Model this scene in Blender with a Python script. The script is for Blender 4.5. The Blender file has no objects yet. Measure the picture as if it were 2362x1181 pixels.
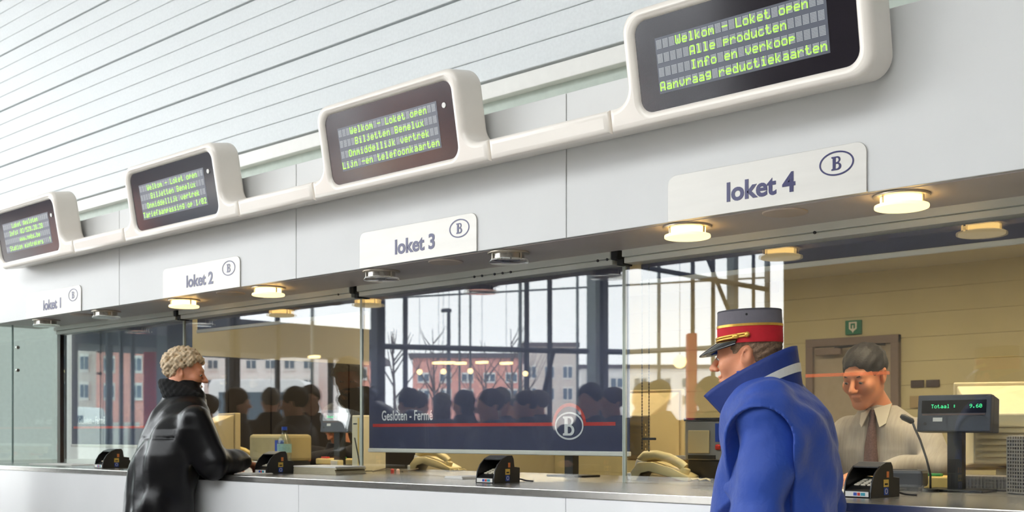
import bpy, bmesh, math, random
import numpy as np
from mathutils import Vector, Matrix, Euler

SC = bpy.context.scene
COL = SC.collection
random.seed(7)

# ------------------------------------------------------------------ camera calibration (image 2362 x 1181)
FPX, CX, H0, VX, CH = 2650.0, 1181.0, 999.0, -1679.0, 1.36
_L = math.hypot(FPX, CX - VX)
_c, _s = FPX / _L, (CX - VX) / _L
FW = np.array([-_c, _s, 0.0]); RT = np.array([_s, _c, 0.0]); UP = np.array([0, 0, 1.0])
ORG = np.array([0, 0, CH])
D, YG, DF = 3.2, 3.85, 3.415          # counter front edge, glass screen, fascia
HC, HS = 1.152, 2.118                 # counter height, soffit height
MOD = 1.73                            # width of one ticket window
def ray(x, y): return FW + RT * (x - CX) / FPX + UP * (H0 - y) / FPX
def PY(x, y, Y): d = ray(x, y); return ORG + d * Y / d[1]
def PX(x, y, X): d = ray(x, y); return ORG + d * X / d[0]
def PZ(x, y, z): d = ray(x, y); return ORG + d * (z - CH) / d[2]
def PD(x, y, Z): return ORG + ray(x, y) * Z
def MIR(p): return np.array([p[0], 2 * YG - p[1], p[2]])      # where a thing must stand for its image to show in the glass
def VD(x, y, Z): return MIR(PD(x, y, Z))

cd = bpy.data.cameras.new('camera'); cam = bpy.data.objects.new('camera', cd); COL.objects.link(cam)
cam.location = ORG; cam.rotation_euler = (math.pi / 2, 0, math.asin(_c))
cd.sensor_width = 36; cd.lens = FPX / 2362 * 36; cd.shift_y = (H0 - 590.5) / 2362
cd.clip_start = .05; cd.clip_end = 600
cd.dof.use_dof = True; cd.dof.focus_distance = 4.0; cd.dof.aperture_fstop = 5.6
SC.camera = cam

# ------------------------------------------------------------------ sky, exposure
SKY = 8.0
w = bpy.data.worlds.new('world'); SC.world = w; w.use_nodes = True
nt = w.node_tree; bg = nt.nodes['Background']
tc = nt.nodes.new('ShaderNodeTexCoord'); nz = nt.nodes.new('ShaderNodeTexNoise'); rp = nt.nodes.new('ShaderNodeValToRGB')
nz.inputs['Scale'].default_value = 1.6; nz.inputs['Detail'].default_value = 3
rp.color_ramp.elements[0].color = (.92, .96, 1, 1); rp.color_ramp.elements[1].color = (.975, .99, 1, 1)
nt.links.new(tc.outputs['Generated'], nz.inputs['Vector']); nt.links.new(nz.outputs['Fac'], rp.inputs['Fac'])
nt.links.new(rp.outputs['Color'], bg.inputs['Color']); bg.inputs['Strength'].default_value = SKY
vs = SC.view_settings; vs.view_transform = 'Standard'; vs.look = 'None'; vs.gamma = 1; vs.exposure = -0.28
vs.use_curve_mapping = False
cy = SC.cycles
cy.use_denoising = True; cy.max_bounces = 10; cy.diffuse_bounces = 4; cy.glossy_bounces = 5; cy.transmission_bounces = 6
cy.transparent_max_bounces = 16; cy.caustics_reflective = False; cy.caustics_refractive = False; cy.sample_clamp_indirect = 6

# ------------------------------------------------------------------ materials
MATS = {}
def lin(c):
    return tuple(((v / 255) / 12.92 if v / 255 <= .04045 else ((v / 255 + .055) / 1.055) ** 2.4) for v in c)
def mat(name, rgb, rough=.5, metal=0., var=0., scale=20., bump=0., bscale=None, coat=0., emit=0., spec=.5, aniso=None, sheen=0., sub=0.):
    if name in MATS: return MATS[name]
    m = bpy.data.materials.new(name); m.use_nodes = True; n = m.node_tree.nodes; l = m.node_tree.links
    b = n['Principled BSDF']; col = (*lin(rgb), 1)
    b.inputs['Base Color'].default_value = col; b.inputs['Roughness'].default_value = rough; b.inputs['Metallic'].default_value = metal
    b.inputs['Specular IOR Level'].default_value = spec
    if coat: b.inputs['Coat Weight'].default_value = coat; b.inputs['Coat Roughness'].default_value = .08
    if sheen: b.inputs['Sheen Weight'].default_value = sheen
    if sub: b.inputs['Subsurface Weight'].default_value = sub; b.inputs['Subsurface Radius'].default_value = (.012, .005, .003)
    if emit: b.inputs['Emission Color'].default_value = col; b.inputs['Emission Strength'].default_value = emit
    t = n.new('ShaderNodeTexCoord'); no = n.new('ShaderNodeTexNoise'); mp = n.new('ShaderNodeMapping')
    l.new(t.outputs['Object'], mp.inputs['Vector']); l.new(mp.outputs['Vector'], no.inputs['Vector'])
    no.inputs['Scale'].default_value = scale; no.inputs['Detail'].default_value = 4
    if aniso: mp.inputs['Scale'].default_value = aniso
    if var:
        r = n.new('ShaderNodeValToRGB'); e = r.color_ramp.elements
        e[0].position = .3; e[1].position = .7
        e[0].color = (*[max(0, v * (1 - var)) for v in col[:3]], 1); e[1].color = (*[min(1, v * (1 + var)) for v in col[:3]], 1)
        l.new(no.outputs['Fac'], r.inputs['Fac']); l.new(r.outputs['Color'], b.inputs['Base Color'])
    if bump:
        bp = n.new('ShaderNodeBump'); bp.inputs['Strength'].default_value = bump; bp.inputs['Distance'].default_value = .01
        n2 = no
        if bscale:
            n2 = n.new('ShaderNodeTexNoise'); n2.inputs['Scale'].default_value = bscale; n2.inputs['Detail'].default_value = 3
            l.new(mp.outputs['Vector'], n2.inputs['Vector'])
        l.new(n2.outputs['Fac'], bp.inputs['Height']); l.new(bp.outputs['Normal'], b.inputs['Normal'])
    MATS[name] = m; return m
def glass(name, tint, r0=.06, gcol=(1, 1, 1)):
    m = bpy.data.materials.new(name); m.use_nodes = True; n = m.node_tree.nodes; l = m.node_tree.links; n.clear()
    o = n.new('ShaderNodeOutputMaterial'); mx = n.new('ShaderNodeMixShader'); tr = n.new('ShaderNodeBsdfTransparent'); gl = n.new('ShaderNodeBsdfGlossy')
    tr.inputs['Color'].default_value = (*tint, 1); gl.inputs['Roughness'].default_value = 0; gl.inputs['Color'].default_value = (*gcol, 1)
    g = n.new('ShaderNodeNewGeometry'); d = n.new('ShaderNodeVectorMath'); d.operation = 'DOT_PRODUCT'
    l.new(g.outputs['Normal'], d.inputs[0]); l.new(g.outputs['Incoming'], d.inputs[1])
    def M(op, a, b=None):
        q = n.new('ShaderNodeMath'); q.operation = op
        for i, v in enumerate((a, b)):
            if v is None: continue
            if isinstance(v, (int, float)): q.inputs[i].default_value = v
            else: l.new(v, q.inputs[i])
        return q.outputs[0]
    a = M('ABSOLUTE', d.outputs['Value']); f = M('POWER', M('SUBTRACT', 1.0, a), 5.0)
    fac = M('ADD', M('MULTIPLY', f, 1 - r0), r0)
    l.new(fac, mx.inputs['Fac']); l.new(tr.outputs[0], mx.inputs[1]); l.new(gl.outputs[0], mx.inputs[2]); l.new(mx.outputs[0], o.inputs['Surface'])
    MATS[name] = m; return m

# ------------------------------------------------------------------ object helpers
def tag(o, label=None, cat=None, group=None, kind=None):
    if label: o['label'] = label
    if cat: o['category'] = cat
    if group: o['group'] = group
    if kind: o['kind'] = kind
    return o
def obj(name, data, m=None, parent=None, loc=None, rot=None):
    o = bpy.data.objects.new(name, data); COL.objects.link(o)
    if m is not None and data is not None and hasattr(data, 'materials') and len(data.materials) == 0: data.materials.append(m)
    if parent is not None: o.parent = parent
    if loc is not None: o.location = tuple(float(v) for v in loc)
    if rot is not None: o.rotation_euler = rot
    return o
def empty(name, loc=(0, 0, 0), rz=0., label=None, cat=None, group=None):
    o = obj(name, None, loc=loc, rot=(0, 0, rz)); o.empty_display_size = .1
    return tag(o, label, cat, group)
class MB:
    """collects simple solids; build() makes one mesh object"""
    def __init__(s): s.bm = bmesh.new()
    def box(s, lo, hi, bev=0., seg=2, mtx=None):
        lo = Vector([float(v) for v in lo]); hi = Vector([float(v) for v in hi])
        t = bmesh.new(); bmesh.ops.create_cube(t, size=1)
        bmesh.ops.scale(t, vec=hi - lo, verts=t.verts); bmesh.ops.translate(t, vec=(lo + hi) / 2, verts=t.verts)
        if bev: bmesh.ops.bevel(t, geom=t.edges[:], offset=bev, segments=seg, affect='EDGES', profile=.5)
        return s._add(t, mtx)
    def _add(s, t, mtx=None):
        if mtx is not None: bmesh.ops.transform(t, matrix=mtx, verts=t.verts)
        me = bpy.data.meshes.new('tmp'); t.to_mesh(me); t.free(); s.bm.from_mesh(me); bpy.data.meshes.remove(me); return s
    def cyl(s, a, b, r, r2=None, n=20, bev=0.):
        a = Vector([float(v) for v in a]); b = Vector([float(v) for v in b]); r2 = r if r2 is None else r2
        t = bmesh.new(); bmesh.ops.create_cone(t, cap_ends=True, segments=n, radius1=r, radius2=r2, depth=(b - a).length)
        if bev: bmesh.ops.bevel(t, geom=[e for e in t.edges if len(e.link_faces) == 2 and any(len(f.verts) > 4 for f in e.link_faces)], offset=bev, segments=2, affect='EDGES', profile=.5)
        q = (b - a).to_track_quat('Z', 'Y').to_matrix().to_4x4()
        return s._add(t, Matrix.Translation((a + b) / 2) @ q)
    def sph(s, c, r, n=16):
        t = bmesh.new(); bmesh.ops.create_uvsphere(t, u_segments=n, v_segments=max(8, n // 2), radius=1)
        r = (r, r, r) if isinstance(r, (int, float)) else r
        return s._add(t, Matrix.Translation([float(v) for v in c]) @ Matrix.Diagonal((*r, 1)))
    def prism(s, pts, h, mtx=None, bev=0.):
        """polygon in local x,y extruded along z by h"""
        t = bmesh.new(); vs_ = [t.verts.new((float(p[0]), float(p[1]), 0)) for p in pts]; f = t.faces.new(vs_)
        r = bmesh.ops.extrude_face_region(t, geom=[f]); bmesh.ops.translate(t, vec=(0, 0, h), verts=[v for v in r['geom'] if isinstance(v, bmesh.types.BMVert)])
        bmesh.ops.recalc_face_normals(t, faces=t.faces)
        if bev: bmesh.ops.bevel(t, geom=t.edges[:], offset=bev, segments=2, affect='EDGES', profile=.5)
        return s._add(t, mtx)
    def tube(s, pts, r, n=8):
        pts = [Vector([float(v) for v in p]) for p in pts]; t = bmesh.new(); rings = []
        rs = r if isinstance(r, (list, tuple)) else [r] * len(pts)
        for i, p in enumerate(pts):
            d = (pts[min(i + 1, len(pts) - 1)] - pts[max(i - 1, 0)]).normalized()
            u = d.orthogonal().normalized() if i == 0 else (u - d * u.dot(d)).normalized()
            v = d.cross(u); rings.append([t.verts.new(p + (u * math.cos(k * 2 * math.pi / n) + v * math.sin(k * 2 * math.pi / n)) * rs[i]) for k in range(n)])
        for a, b in zip(rings, rings[1:]):
            for k in range(n): t.faces.new((a[k], a[(k + 1) % n], b[(k + 1) % n], b[k]))
        t.faces.new(rings[0][::-1]); t.faces.new(rings[-1]); return s._add(t)
    def mesh(s, name, smooth=None):
        me = bpy.data.meshes.new(name); bmesh.ops.recalc_face_normals(s.bm, faces=s.bm.faces); s.bm.to_mesh(me); s.bm.free()
        if smooth:
            me.shade_smooth(); me.set_sharp_from_angle(angle=math.radians(smooth))
        return me
    def build(s, name, m, parent=None, smooth=None, **k): return obj(name, s.mesh(name, smooth), m, parent, **k)
def struct(o): o['kind'] = 'structure'; return o
def text_mesh(txt, size, depth=.0015, off=0., sx=1., align='LEFT', space=1.):
    c = bpy.data.curves.new('text', 'FONT'); c.body = txt; c.size = size; c.extrude = depth; c.offset = off; c.align_x = align; c.resolution_u = 4; c.space_character = space
    o = bpy.data.objects.new('t', c); COL.objects.link(o); bpy.context.view_layer.update()
    me = bpy.data.meshes.new_from_object(o.evaluated_get(bpy.context.evaluated_depsgraph_get()))
    bpy.data.objects.remove(o); bpy.data.curves.remove(c)
    if sx != 1: me.transform(Matrix.Diagonal((sx, 1, 1, 1)))
    return me
def curve2d(splines, depth, bevel=0., res=3):
    """closed outlines (outer, holes...) in x,y -> solid plate mesh, thickness about z"""
    c = bpy.data.curves.new('c', 'CURVE'); c.dimensions = '2D'; c.fill_mode = 'BOTH'; c.extrude = max(1e-4, depth / 2 - bevel); c.bevel_depth = bevel; c.bevel_resolution = res; c.offset = -bevel
    for pts in splines:
        sp = c.splines.new('POLY'); sp.points.add(len(pts) - 1)
        for p, q in zip(sp.points, pts): p.co = (q[0], q[1], 0, 1)
        sp.use_cyclic_u = True
    o = bpy.data.objects.new('t', c); COL.objects.link(o); bpy.context.view_layer.update()
    me = bpy.data.meshes.new_from_object(o.evaluated_get(bpy.context.evaluated_depsgraph_get()))
    bpy.data.objects.remove(o); bpy.data.curves.remove(c)
    return me
def arc(cx, cy, r, a0, a1, n=8):
    return [(cx + r * math.cos(math.radians(a0 + (a1 - a0) * i / n)), cy + r * math.sin(math.radians(a0 + (a1 - a0) * i / n))) for i in range(n + 1)]
def rrect(x0, y0, x1, y1, r, n=7):
    r = r if isinstance(r, (list, tuple)) else (r,) * 4     # bl, br, tr, tl
    o = []
    for cx, cy, q, a in ((x0, y0, r[0], 180), (x1, y0, r[1], 270), (x1, y1, r[2], 0), (x0, y1, r[3], 90)):
        sx = 1 if cx == x0 else -1; sy = 1 if cy == y0 else -1
        o += arc(cx + sx * q, cy + sy * q, q, a, a + 90, n) if q > 0 else [(cx, cy)]
    return o
FRONT = Matrix.Rotation(math.pi / 2, 4, 'X')       # x,y plane -> x,z plane facing -Y
def smooth(me, ang=40):
    me.shade_smooth(); me.set_sharp_from_angle(angle=math.radians(ang)); return me

# 5x7 dot matrix letters
F57 = {k: [int(v, 16) for v in r.split()] for k, r in {
 'A': '0E 11 11 11 1F 11 11', 'B': '1E 11 11 1E 11 11 1E', 'I': '0E 04 04 04 04 04 0E', 'L': '10 10 10 10 10 10 1F', 'O': '0E 11 11 11 11 11 0E',
 'S': '0F 10 10 0E 01 01 1E', 'T': '1F 04 04 04 04 04 04', 'W': '11 11 11 15 15 15 0A', 'a': '00 00 0E 01 0F 11 0F', 'b': '10 10 16 19 11 11 1E',
 'c': '00 00 0E 10 10 11 0E', 'd': '01 01 0D 13 11 11 0F', 'e': '00 00 0E 11 1F 10 0E', 'f': '06 09 08 1C 08 08 08', 'g': '00 0F 11 11 0F 01 0E',
 'h': '10 10 16 19 11 11 11', 'i': '04 00 0C 04 04 04 0E', 'j': '02 00 06 02 02 12 0C', 'k': '10 10 12 14 18 14 12', 'l': '0C 04 04 04 04 04 0E',
 'm': '00 00 1A 15 15 11 11', 'n': '00 00 16 19 11 11 11', 'o': '00 00 0E 11 11 11 0E', 'p': '00 00 1E 11 1E 10 10', 'r': '00 00 16 19 10 10 10',
 's': '00 00 0E 10 0E 01 1E', 't': '08 08 1C 08 08 09 06', 'u': '00 00 11 11 11 13 0D', 'v': '00 00 11 11 11 0A 04', 'w': '00 00 11 11 15 15 0A',
 'x': '00 00 11 0A 04 0A 11', '-': '00 00 00 1F 00 00 00', '.': '00 00 00 00 00 0C 0C', ':': '00 0C 0C 00 0C 0C 00', '/': '00 01 02 04 08 10 00',
 '0': '0E 11 13 15 19 11 0E', '1': '04 0C 04 04 04 04 0E', '2': '0E 11 01 02 04 08 1F', '5': '1F 10 1E 01 01 11 0E', '8': '0E 11 11 0E 11 11 0E',
 '6': '06 08 10 1E 11 11 0E', '9': '0E 11 11 0F 01 02 0C', '!': '04 04 04 04 00 00 04', ' ': '00 00 00 00 00 00 00'}.items()}
def dots(rows, ncol, dp, rowp, on=True):
    """mesh of little square dots in x,y (x right, y up, origin top left)"""
    V, Fc = [], []
    for ri, row in enumerate(rows):
        row = row.ljust(ncol)[:ncol]
        for ci, ch in enumerate(row):
            g = F57[ch]
            for y in range(7):
                for x in range(5):
                    lit = bool(g[y] >> (4 - x) & 1)
                    if lit != on: continue
                    h = dp * (.5 if on else .36); cx = ci * 6 * dp + (x + .5) * dp; cy = -ri * rowp - (y + .5) * dp; i = len(V)
                    V += [(cx - h, cy - h, 0), (cx + h, cy - h, 0), (cx + h, cy + h, 0), (cx - h, cy + h, 0)]; Fc.append((i, i + 1, i + 2, i + 3))
    me = bpy.data.meshes.new('dots'); me.from_pydata(V, [], Fc); return me

def letter_B(h, depth=.0015):
    """bold slab serif B of height h, lower left at 0,0"""
    k = h
    o = [(0, 0), (.50, 0)] + arc(.50, .27, .27, -90, 90, 10)[1:-1] + [(.57, .53)] + arc(.47, .765, .235, -60, 90, 9) + [(0, 1.0), (0, .90), (.10, .86), (.10, .14), (0, .10)]
    h1 = [(.33, .11), (.33, .46)] + arc(.42, .285, .175, 90, -90, 8)
    h2 = [(.33, .58), (.33, .90)] + arc(.41, .74, .16, 90, -90, 8)
    return curve2d([[(x * k, y * k) for x, y in q] for q in (o, h1, h2)], depth)
def ring(a, b, t, depth=.0015, n=48):
    e = lambda a, b: [(a * math.cos(i * 2 * math.pi / n), b * math.sin(i * 2 * math.pi / n)) for i in range(n)]
    return curve2d([e(a, b), e(a - t, b - t)], depth)
# ------------------------------------------------------------------ common materials
M_white = mat('white_enamel', (240, 240, 240), .28, coat=.6, var=.02, scale=3)
M_fascia = mat('grey_laminate', (212, 212, 210), .42, var=.02, scale=2.5, bump=.03, bscale=300)
M_soffit = mat('soffit_grey', (212, 202, 196), .4, var=.04, scale=4)
M_header = mat('pale_green_paint', (214, 216, 206), .35, var=.03, scale=6)
M_steel = mat('brushed_steel', (205, 202, 196), .26, metal=1, var=.06, scale=30, aniso=(1, 14, 14), bump=.04, bscale=120)
M_alu = mat('white_aluminium', (236, 234, 228), .35, var=.02)
M_housing = mat('cream_plastic', (241, 233, 222), .3, coat=.35, var=.015, scale=5)
M_black = mat('black_plastic', (18, 17, 18), .38, var=.1, scale=30)
M_dark = mat('dark_metal', (46, 46, 50), .4, metal=.4, var=.08)
M_clad = mat('perforated_cladding', (232, 236, 237), .5, var=.03, scale=60, bump=.25, bscale=420)
M_joint = mat('joint_black', (30, 32, 34), .7, var=.1)
M_navyfab = mat('navy_blind_fabric', (44, 50, 86), .55, var=.05, scale=40, bump=.05, bscale=500)
M_tan = mat('tan_painted_block', (206, 196, 158), .75, var=.04, scale=3, bump=.1, bscale=160)
M_navy = mat('navy_print', (40, 38, 92), .35, coat=.25, var=.02)
M_beige = mat('beige_plastic', (222, 200, 150), .45, var=.03, scale=8, bump=.03, bscale=200)
M_cream = mat('cream_phone_plastic', (232, 214, 160), .35, var=.03, scale=10)
M_charcoal = mat('charcoal_plastic', (58, 62, 72), .45, var=.06, scale=12, bump=.05, bscale=300)
M_paper = mat('paper', (236, 233, 226), .8, var=.02, scale=10)
M_redp = mat('red_plastic', (196, 40, 32), .4, var=.05)
M_green = mat('green_plastic', (60, 150, 80), .4, var=.05)
M_glass = glass('screen_glass', (.96, .97, .955), .078)
M_gend = glass('green_tinted_glass', (.88, .945, .92), .12)
M_fglass = glass('facade_glass', (.985, .99, .99), .01)
M_bulb = glass('lamp_glass', (.96, .95, .92), .08)

# ------------------------------------------------------------------ hall shell
XL, XR = -8.02, 2.2
XW0, XW1 = -16.95, 6.0
A_, B_ = VD(868, 999, 22)[:2], VD(1772, 999, 22)[:2]
ROOF = 7.6
fl = struct(MB().box((-40, -40, -.2), (12, 20, 0)).build('floor', mat('hall_floor_stone', (188, 186, 182), .35, var=.06, scale=1.5)))
wb = struct(empty('wall_back', (0, 4.6, 0)))
MB().box((XW0, .02, 2.72), (XW1, .30, ROOF)).build('wall_core', mat('grey_green_panel', (196, 206, 196), .6, var=.04), wb)
MB().box((XW0, -.035, 3.205), (XW1, .03, 3.295), .004).build('edge_trim', M_alu, wb)
pitch = .1281; z = 3.31; i = 0; slat = None
while z < ROOF - .02:
    gap = .013 if i % 4 == 3 else .0022
    if gap not in MATS:
        MATS[gap] = MB().box((XW0, -.03, .002), (XW1, .03, pitch - gap), .003, 1).mesh('slat')
    o = obj('slat', MATS[gap], M_clad, wb, loc=(0, 0, z)); z += pitch; i += 1
# roof of the hall
rf = struct(empty('ceiling', (0, 0, ROOF)))
M_roof = mat('roof_panel', (216, 218, 220), .6, var=.03)
ROOF_Y0 = -3.0
MB().box((XW0 - .1, ROOF_Y0, 0), (XW1, 14.1, .2)).build('roof_panel', M_roof, rf)
MB().box((XW0 - .1, -12.6, 0), (XW1, -9.5, .2)).build('roof_panel', M_roof, rf)
MB().box((XW0 - .1, -9.49, .08), (XW1, ROOF_Y0 - .01, .09)).build('roof_pane', M_fglass, rf)     # one plain glazed band along the whole hall roof
for k in range(7):
    x = XW0 + .4 + k * 3.7
    MB().box((x - .09, -12.5, -.30), (x + .09, 4.6, .0), .01).build('beam', M_alu, rf)
for k in range(4):
    y = ROOF_Y0 - .1 - k * 2.1
    MB().box((XW0, y - .05, .0), (XW1, y + .05, .10)).build('glazing_bar', M_alu, rf)
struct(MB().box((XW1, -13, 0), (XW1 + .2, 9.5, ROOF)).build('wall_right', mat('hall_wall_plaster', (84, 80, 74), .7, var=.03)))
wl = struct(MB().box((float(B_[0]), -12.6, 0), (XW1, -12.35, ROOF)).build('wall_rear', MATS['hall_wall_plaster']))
# glazed fronts seen in the reflections
M_mull = mat('mullion_grey', (62, 68, 76), .45, metal=.3, var=.05)
M_mulp = mat('mullion_pale', (150, 160, 162), .5, var=.05)
win_f = struct(empty('window_7'))
def post(p, wd, m, z0=0., z1=ROOF, name='mullion'):
    return MB().box((p[0] - wd / 2, p[1] - wd / 2, z0), (p[0] + wd / 2, p[1] + wd / 2, z1)).build(name, m, win_f)
for px, wd, m in ((872, .20, M_mull), (935, .07, M_mull), (1060, .03, M_mulp), (1085, .03, M_mulp), (1200, .05, M_mulp), (1215, .07, M_mull), (1268, .07, M_mull),
                  (1332, .04, M_mulp), (1372, .22, M_mulp), (1390, .16, M_mull), (1520, .05, M_mulp), (1598, .06, M_mull), (1645, .06, M_mull), (1690, .16, M_mulp), (1738, .05, M_mull), (1770, .08, M_mulp)):
    post(VD(px, 999, 22), wd, m)
def vbar(x0, y0, Z0, x1, y1, Z1, r, m=M_mull, name='crossbar', parent=None):
    return MB().tube([VD(x0, y0, Z0), VD(x1, y1, Z1)], r, 6).build(name, m, parent or win_f)
vbar(850, 798, 22, 1240, 808, 22, .055); vbar(1240, 808, 22, 1445, 812, 22, .055); vbar(1445, 812, 22, 1772, 796, 22, .05, M_mulp)
vbar(1460, 612, 21.8, 1772, 668, 21.8, .05); vbar(1630, 590, 21.8, 1690, 740, 21.8, .04); vbar(1248, 935, 21.8, 1276, 812, 21.8, .05); vbar(850, 690, 22, 1772, 640, 22, .02, M_mulp)
pane = MB(); L2 = math.hypot(*(B_ - A_)); ang = math.atan2(*(B_ - A_)[::-1])
MB().box((0, -.006, 0), (L2, .006, ROOF)).build('pane', M_fglass, win_f, loc=(A_[0], A_[1], 0), rot=(0, 0, ang))
win_l = struct(empty('window_8'))
for px, wd, m in ((395, .34, M_mull), (545, .10, M_mull), (532, .09, M_mull), (640, .07, M_mull), (165, .14, M_mull), (250, .05, M_mull), (280, .05, M_mull), (306, .05, M_mull), (720, .04, M_mulp)):
    p = VD(px, 999, 10); d = p - MIR(ORG); p = MIR(ORG) + d * (XW0 - MIR(ORG)[0]) / d[0]
    MB().box((p[0] - wd / 2, p[1] - wd / 2, 0), (p[0] + wd / 2, p[1] + wd / 2, ROOF)).build('mullion', m, win_l)
MB().box((XW0 - .006, A_[1], 0), (XW0 + .006, 3.0, ROOF)).build('pane', M_fglass, win_l)
struct(MB().box((XW0 - .1, 3.0, 0), (XW0 + .1, 14, ROOF)).build('wall_end', mat('pale_end_wall', (236, 238, 236), .7, var=.04)))
struct(MB().box((XW0, 13.8, 0), (XL, 14, ROOF)).build('wall_end_rear', MATS['pale_end_wall']))

# ------------------------------------------------------------------ ticket booth shell
XL, XR = -8.02, 2.2
JX = [-2.924 - MOD * k + .0 for k in range(4)]       # joints between the panes, right to left
JX[1], JX[2] = -4.632, -6.342
JX[3] = XL + .06
wf = struct(empty('wall_front', (0, DF, 0)))
SEAM = [2.2, -1.147, -2.877, -4.608, -6.34, -8.2]
for a, b in zip(SEAM[1:], SEAM):
    MB().box((a + .002, 0, HS), (b - .002, .022, 2.68), .0025).build('fascia_panel', M_fascia, wf)
MB().box((-8.2, .0225, HS + .005), (2.2, .06, 2.66)).build('carcass', mat('raw_board', (168, 156, 136), .8), wf)
MB().box((-8.2, .0605, HS + .0065), (2.2, .425, 2.60)).build('carcass_box', mat('booth_top', (190, 190, 186), .6), wf)
MB().box((-8.2, .4255, 2.50), (2.2, .60, 2.739)).build('upstand', MATS['booth_top'], wf)
sf = struct(empty('trim_1', (0, 0, HS)))
MB().box((-8.2, DF + .0235, -.002), (2.2, YG - .06, .006)).build('soffit_panel', M_soffit, sf)
for k, (a, b) in enumerate(zip([-8.0] + JX[2::-1] + [-1.19, .54], JX[2::-1] + [-1.19, .54, 2.19])):
    MB().box((a + .03, YG - .06, -.030), (b - .03, YG + .02, .004), .003).build('header_rail', M_header, sf)
    MB().box((a + .03, YG - .045, -.055), (b - .03, YG + .03, -.0305), .003).build('header_lip', M_header, sf)
for x in JX[:3] + [-1.19, .54]:
    MB().box((x - .028, YG - .058, -.036), (x + .004, YG + .02, .003), .002).build('pane_clamp', M_joint, sf)
    MB().box((x - .006, YG - .046, -.060), (x + .026, YG + .02, -.0365), .002).build('pane_clamp', M_joint, sf)
for x, n in ((-2.02, 1), (-3.02, 2), (-3.62, 3), (-3.75, 2), (-4.75, 1)):      # small screws and hooks under the header
    for q in range(n): MB().cyl((x + q * .05, YG - .062, -.033), (x + q * .05, YG - .058, -.033), .006, n=8).build('screw', M_dark, sf)
# glass panes
edges = [XL + .02] + JX[2::-1] + [-1.19, .54, 2.19]
for k in range(6):
    a, b = edges[k], edges[k + 1]
    wn = struct(MB().box((a + .005, YG - .005, HC + .001), (b - .005, YG + .005, HS - .05)).build('window_%d' % (k + 1), M_glass))
    for e in (a + .0045, b - .0045):
        MB().box((e - .0035, YG - .0055, HC + .001), (e + .0035, YG + .0055, HS - .052)).build('pane_edge', mat('glass_edge', (176, 184, 172), .3, var=.03), wn)
we = struct(empty('window_9', (XL, 0, 0)))
jy = float(PX(29, 900, XL)[1])
for a, b in ((jy + .003, YG - .01), (2.7, jy - .003)):
    MB().box((-.005, a, HC + .001), (.005, b, HS - .003)).build('pane', M_gend, we)
MB().box((-.008, jy - .003, HC + .001), (.008, jy + .003, HS - .003)).build('pane_edge', mat('dark_glass_edge', (70, 92, 86), .3), we)
for zc in (1.80, 1.96):
    MB().cyl((.004, jy + .03, zc), (.02, jy + .03, zc), .012, n=12).build('glass_fixing', M_steel, we)
struct(MB().box((XL + .02, YG - .02, HC), (XL + .065, YG + .03, HS)).build('trim_2', mat('brown_post', (66, 54, 46), .5, var=.1)))
# office
struct(MB().box((XL, YG + .62, 0), (XR, 9.35, .35)).build('trim_3', mat('office_floor_vinyl', (120, 112, 100), .6, var=.05)))
struct(MB().box((XL, 4.0, 2.74), (XR, 9.5, 2.82)).build('ceiling_office', mat('office_ceiling', (225, 222, 212), .7)))
struct(MB().box((XL - .06, YG + .67, .0), (XL + .01, 9.5, 2.74)).build('wall_left', mat('office_side_wall', (200, 190, 160), .7)))
struct(MB().box((XR, YG - .4, .0), (XR + .1, 9.5, 2.74)).build('wall_side', mat('office_side_wall', (200, 190, 160), .7)))
YB = 9.3
wo = struct(empty('wall_office', (0, YB, 0)))
MB().box((XL, .02, .0), (XR, .2, 2.74)).build('wall_core', mat('mortar', (190, 180, 146), .8), wo)
course = MB().box((XL + .02, 0, .0), (XR - .02, .03, .1985), .002, 1).mesh('course')
for k in range(12): obj('block_course', course, M_tan, wo, loc=(0, 0, .36 + k * .2))

M_tube = mat('fluorescent_panel', (255, 236, 200), .5, emit=36)
for k, (x, y) in enumerate(((-6.6, 4.32), (-4.2, 4.32), (-1.8, 4.32), (.4, 4.32), (-6.6, 7.4), (-4.2, 7.4), (-1.8, 7.4), (.4, 7.4))):
    r = tag(empty('ceiling_light_offscreen', (x, y, 2.74)), 'warm fluorescent ceiling panel inside the ticket office', 'lamp', 'office ceiling panels')
    MB().box((-.63, -.16, -.05), (.63, .16, 0)).build('housing', M_alu, r)
    MB().box((-.6, -.13, -.056), (.6, .13, -.0505)).build('diffuser', M_tube, r)
# ------------------------------------------------------------------ counter
ct = tag(empty('ticket_counter', (0, 0, 0)), 'long ticket counter with white front panels and brushed steel top', 'counter')
XCL = -8.9
MB().box((XCL, D, HC - .028), (XR - .01, YG + .64, HC), .003).build('worktop', M_steel, ct)
cs = [XCL] + [float(PY(px, 1130, D)[0]) for px in (687, 1303)] + [-1.05, .7, XR - .01]
for a, b in zip(cs, cs[1:]):
    MB().box((a + .0015, D + .004, .10), (b - .0015, D + .03, HC - .0285), .002).build('front_panel', M_white, ct)
MB().box((XCL, D + .0305, .02), (XR - .01, D + .08, HC - .0285)).build('carcass', MATS['raw_board'], ct)
MB().box((XCL, D + .07, .0), (XR - .01, D + .1, .12)).build('plinth', M_dark, ct)
MB().box((XCL, YG + .56, .0), (XR - .01, YG + .60, HC - .0285)).build('rear_panel', M_beige, ct)
for a in cs[1:-1]: MB().box((a - .02, D + .081, .02), (a + .02, YG + .555, HC - .03)).build('support_panel', M_beige, ct)

NUM = {1: 'one', 2: 'two', 3: 'three', 4: 'four'}
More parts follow.
